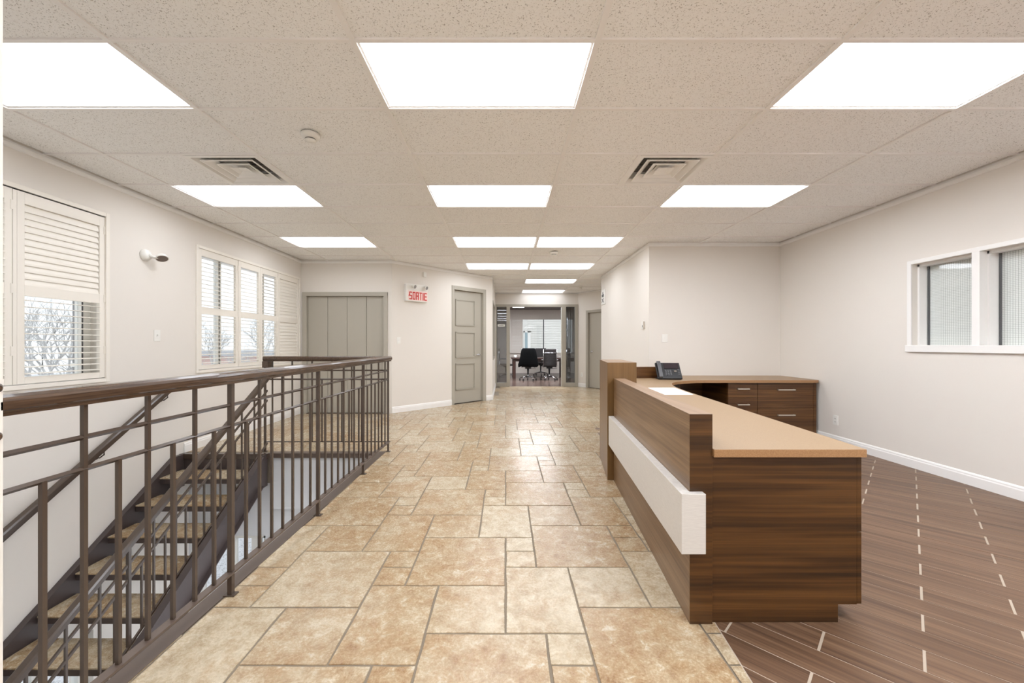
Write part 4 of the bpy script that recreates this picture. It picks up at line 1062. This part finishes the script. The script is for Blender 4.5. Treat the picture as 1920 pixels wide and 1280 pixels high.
B().box(.28, .72, 15.4, 15.9, CEIL - .05, CEIL - .04).obj('diffuser', M['lit'], t_); B().box(.26, .74, 15.38, 15.92, CEIL - .04, CEIL).obj('housing', M['tee'], t_)

for x_, lb_ in ((-.6, 'unseen lamp added in the meeting room, left of the opening'), (1.0, 'unseen lamp added in the meeting room just inside the opening'), (2.8, 'unseen lamp added in the meeting room, right of the opening')):  # hidden lamps added to brighten the meeting room
    t_ = thing('meeting_light', lb_, 'ceiling light', (x_, 13.3, CEIL))
    B().box(x_ - .6, x_ + .6, 13.0, 13.6, CEIL - .05, CEIL - .042).obj('diffuser', M['lit_meeting_fill'], t_); B().box(x_ - .62, x_ + .62, 12.98, 13.62, CEIL - .042, CEIL - .002).obj('housing', M['tee'], t_)

# ------------------------------------------------------------------ outside
B().box(-70, 40, -25, 70, -3.35, -3.22).obj('ground', M['stone_out'], kind='structure')
bd = thing('neighbour_building', 'white sided building across from the meeting room window', 'building', (3, 27, -3.2))
B().box(-6, 12, 26.1, 34, -3.22, 6).obj('wall', M['siding'], bd)
b = B()
for i in range(58):
    z = -3.1 + i * .158
    for x0, x1 in ((-6, .62), (1.42, 12)): 
        v = [b.bm.verts.new(p) for p in ((x0, 26.10, z + .156), (x1, 26.10, z + .156), (x1, 26.065, z), (x0, 26.065, z), (x0, 26.10, z), (x1, 26.10, z))]
        b._f(v, [(0, 1, 2, 3), (3, 2, 5, 4)])
b.obj('siding_boards', M['siding'], bd, kind='stuff')
b = B(); b.box(1.16, 1.24, 26.03, 26.07, .62, 2.1); b.box(1.42, 1.62, 26.03, 26.07, .62, 2.1); b.box(1.16, 1.62, 26.03, 26.07, 2.02, 2.1); b.box(1.16, 1.62, 26.03, 26.07, .62, .7); b.obj('window_frame', M['plastic'], bd)
B().box(1.24, 1.42, 26.05, 26.06, .7, 2.02).obj('pane', mat('far_window_glass', (150, 172, 180), .1), bd)

def tree(x, y, h, seed, label, spread=1.0, m=None, leaves=False):
    rg = random.Random(seed); t_ = thing('bare_tree' if not leaves else 'sapling', label, 'tree', (x, y, -3.22)); b = B(); tips = []
    def grow(p, d, ln, r, lev):
        q = p + d * ln * .5 + Vector((rg.uniform(-1, 1), rg.uniform(-1, 1), 0)) * ln * .04; e = p + d * ln
        b.tube([p, q, e], [r, r * .85, r * .68], 4 if lev > 1 else 7)
        if lev == 5: tips.append(e); return
        for _ in range(3 if lev < 4 else 3):
            a = rg.uniform(0, 2 * PI); tt = rg.uniform(.35, .8) * spread
            dd = (d + Vector((math.cos(a), math.sin(a), rg.uniform(-.1, .5))) * tt).normalized()
            grow(p + d * ln * rg.uniform(.55, 1.0), dd, ln * rg.uniform(.6, .82), r * .6, lev + 1)
    grow(Vector((x, y, -3.22)), Vector((0, 0, 1)), h * .30, h * .010, 0)
    b.obj('branches', m or M['bark'], t_)
    if leaves:
        lb = B()
        for e in tips[::2]:
            for _ in range(3):
                c = e + Vector((rg.uniform(-.06, .06), rg.uniform(-.06, .06), rg.uniform(-.06, .06))); s_ = .022
                lb.bm.faces.new([lb.bm.verts.new(c + Vector(v) * s_) for v in ((-1, 0, 0), (0, .4, -1), (1, 0, 0), (0, -.4, 1))])
        lb.obj('foliage', M['leaf'], t_, kind='stuff')
T = [(-11.0, 9.6, 7.6), (-14.2, 12.9, 8.6), (-12.8, 10.9, 6.4), (-17.5, 16.0, 9.0), (-14.6, 20.6, 8.0), (-14.0, 24.6, 8.4), (-11.0, 17.0, 6.0), (-17, 20.5, 8.6), (-8.3, 7.4, 5.4), (-10.9, 14.6, 6.0)]
TL = ['bare tree outside the left window, nearest in the middle of the louvers', 'tall bare tree outside the left window', 'low bare tree near the left edge outside the left window', 'bare tree with dense twigs outside the left window',
      'bare tree outside the first pane of the far window', 'bare tree far beyond the last panes of the far window', 'bare low tree outside the second pane of the far window', 'tall bare tree seen between the two left windows',
      'smallest bare tree close outside the left window', 'bare bushy tree behind the smallest one outside the left window']
for i, (x, y, h) in enumerate(T): tree(x, y, h, 11 + i, TL[i], 1.15)
tree(3.0, 21.5, 5.2, 77, 'young leafy tree outside the meeting room window on the right', .8, leaves=True)
# thin grey pipe on the facade beside the left window
t_ = thing('downpipe', 'grey square rainwater pipe outside the left window, right of the trees', 'pipe', (-4.48, 4.22, -3.2))
B().box(-4.50, -4.45, 4.20, 4.24, -3.22, 3.2).obj('pipe_shaft', mat('grey_metal', (150, 148, 148), .6), t_); B().box(-4.51, -4.44, 4.19, 4.25, 1.0, 1.04).obj('pipe_clip', M['plastic'], t_)
hs_ = thing('far_house', 'low pale house with reddish wall far outside the left windows', 'building', (-24, 34, -3.2))
B().box(-25.5, -21.2, 33, 38, -3.22, .3).obj('wall', mat('pale_red_wall', (222, 190, 180), .8), hs_)
B().prism([(-26, 32.6), (-20.8, 32.6), (-20.8, 38.4), (-26, 38.4)], .3, .7).obj('roof', mat('grey_roof', (196, 196, 200), .8), hs_)
for x in (-24.9, -23): B().box(x, x + .9, 32.94, 33.0, -2.0, -.7).obj('window', bpy.data.materials['far_window_glass'], hs_)
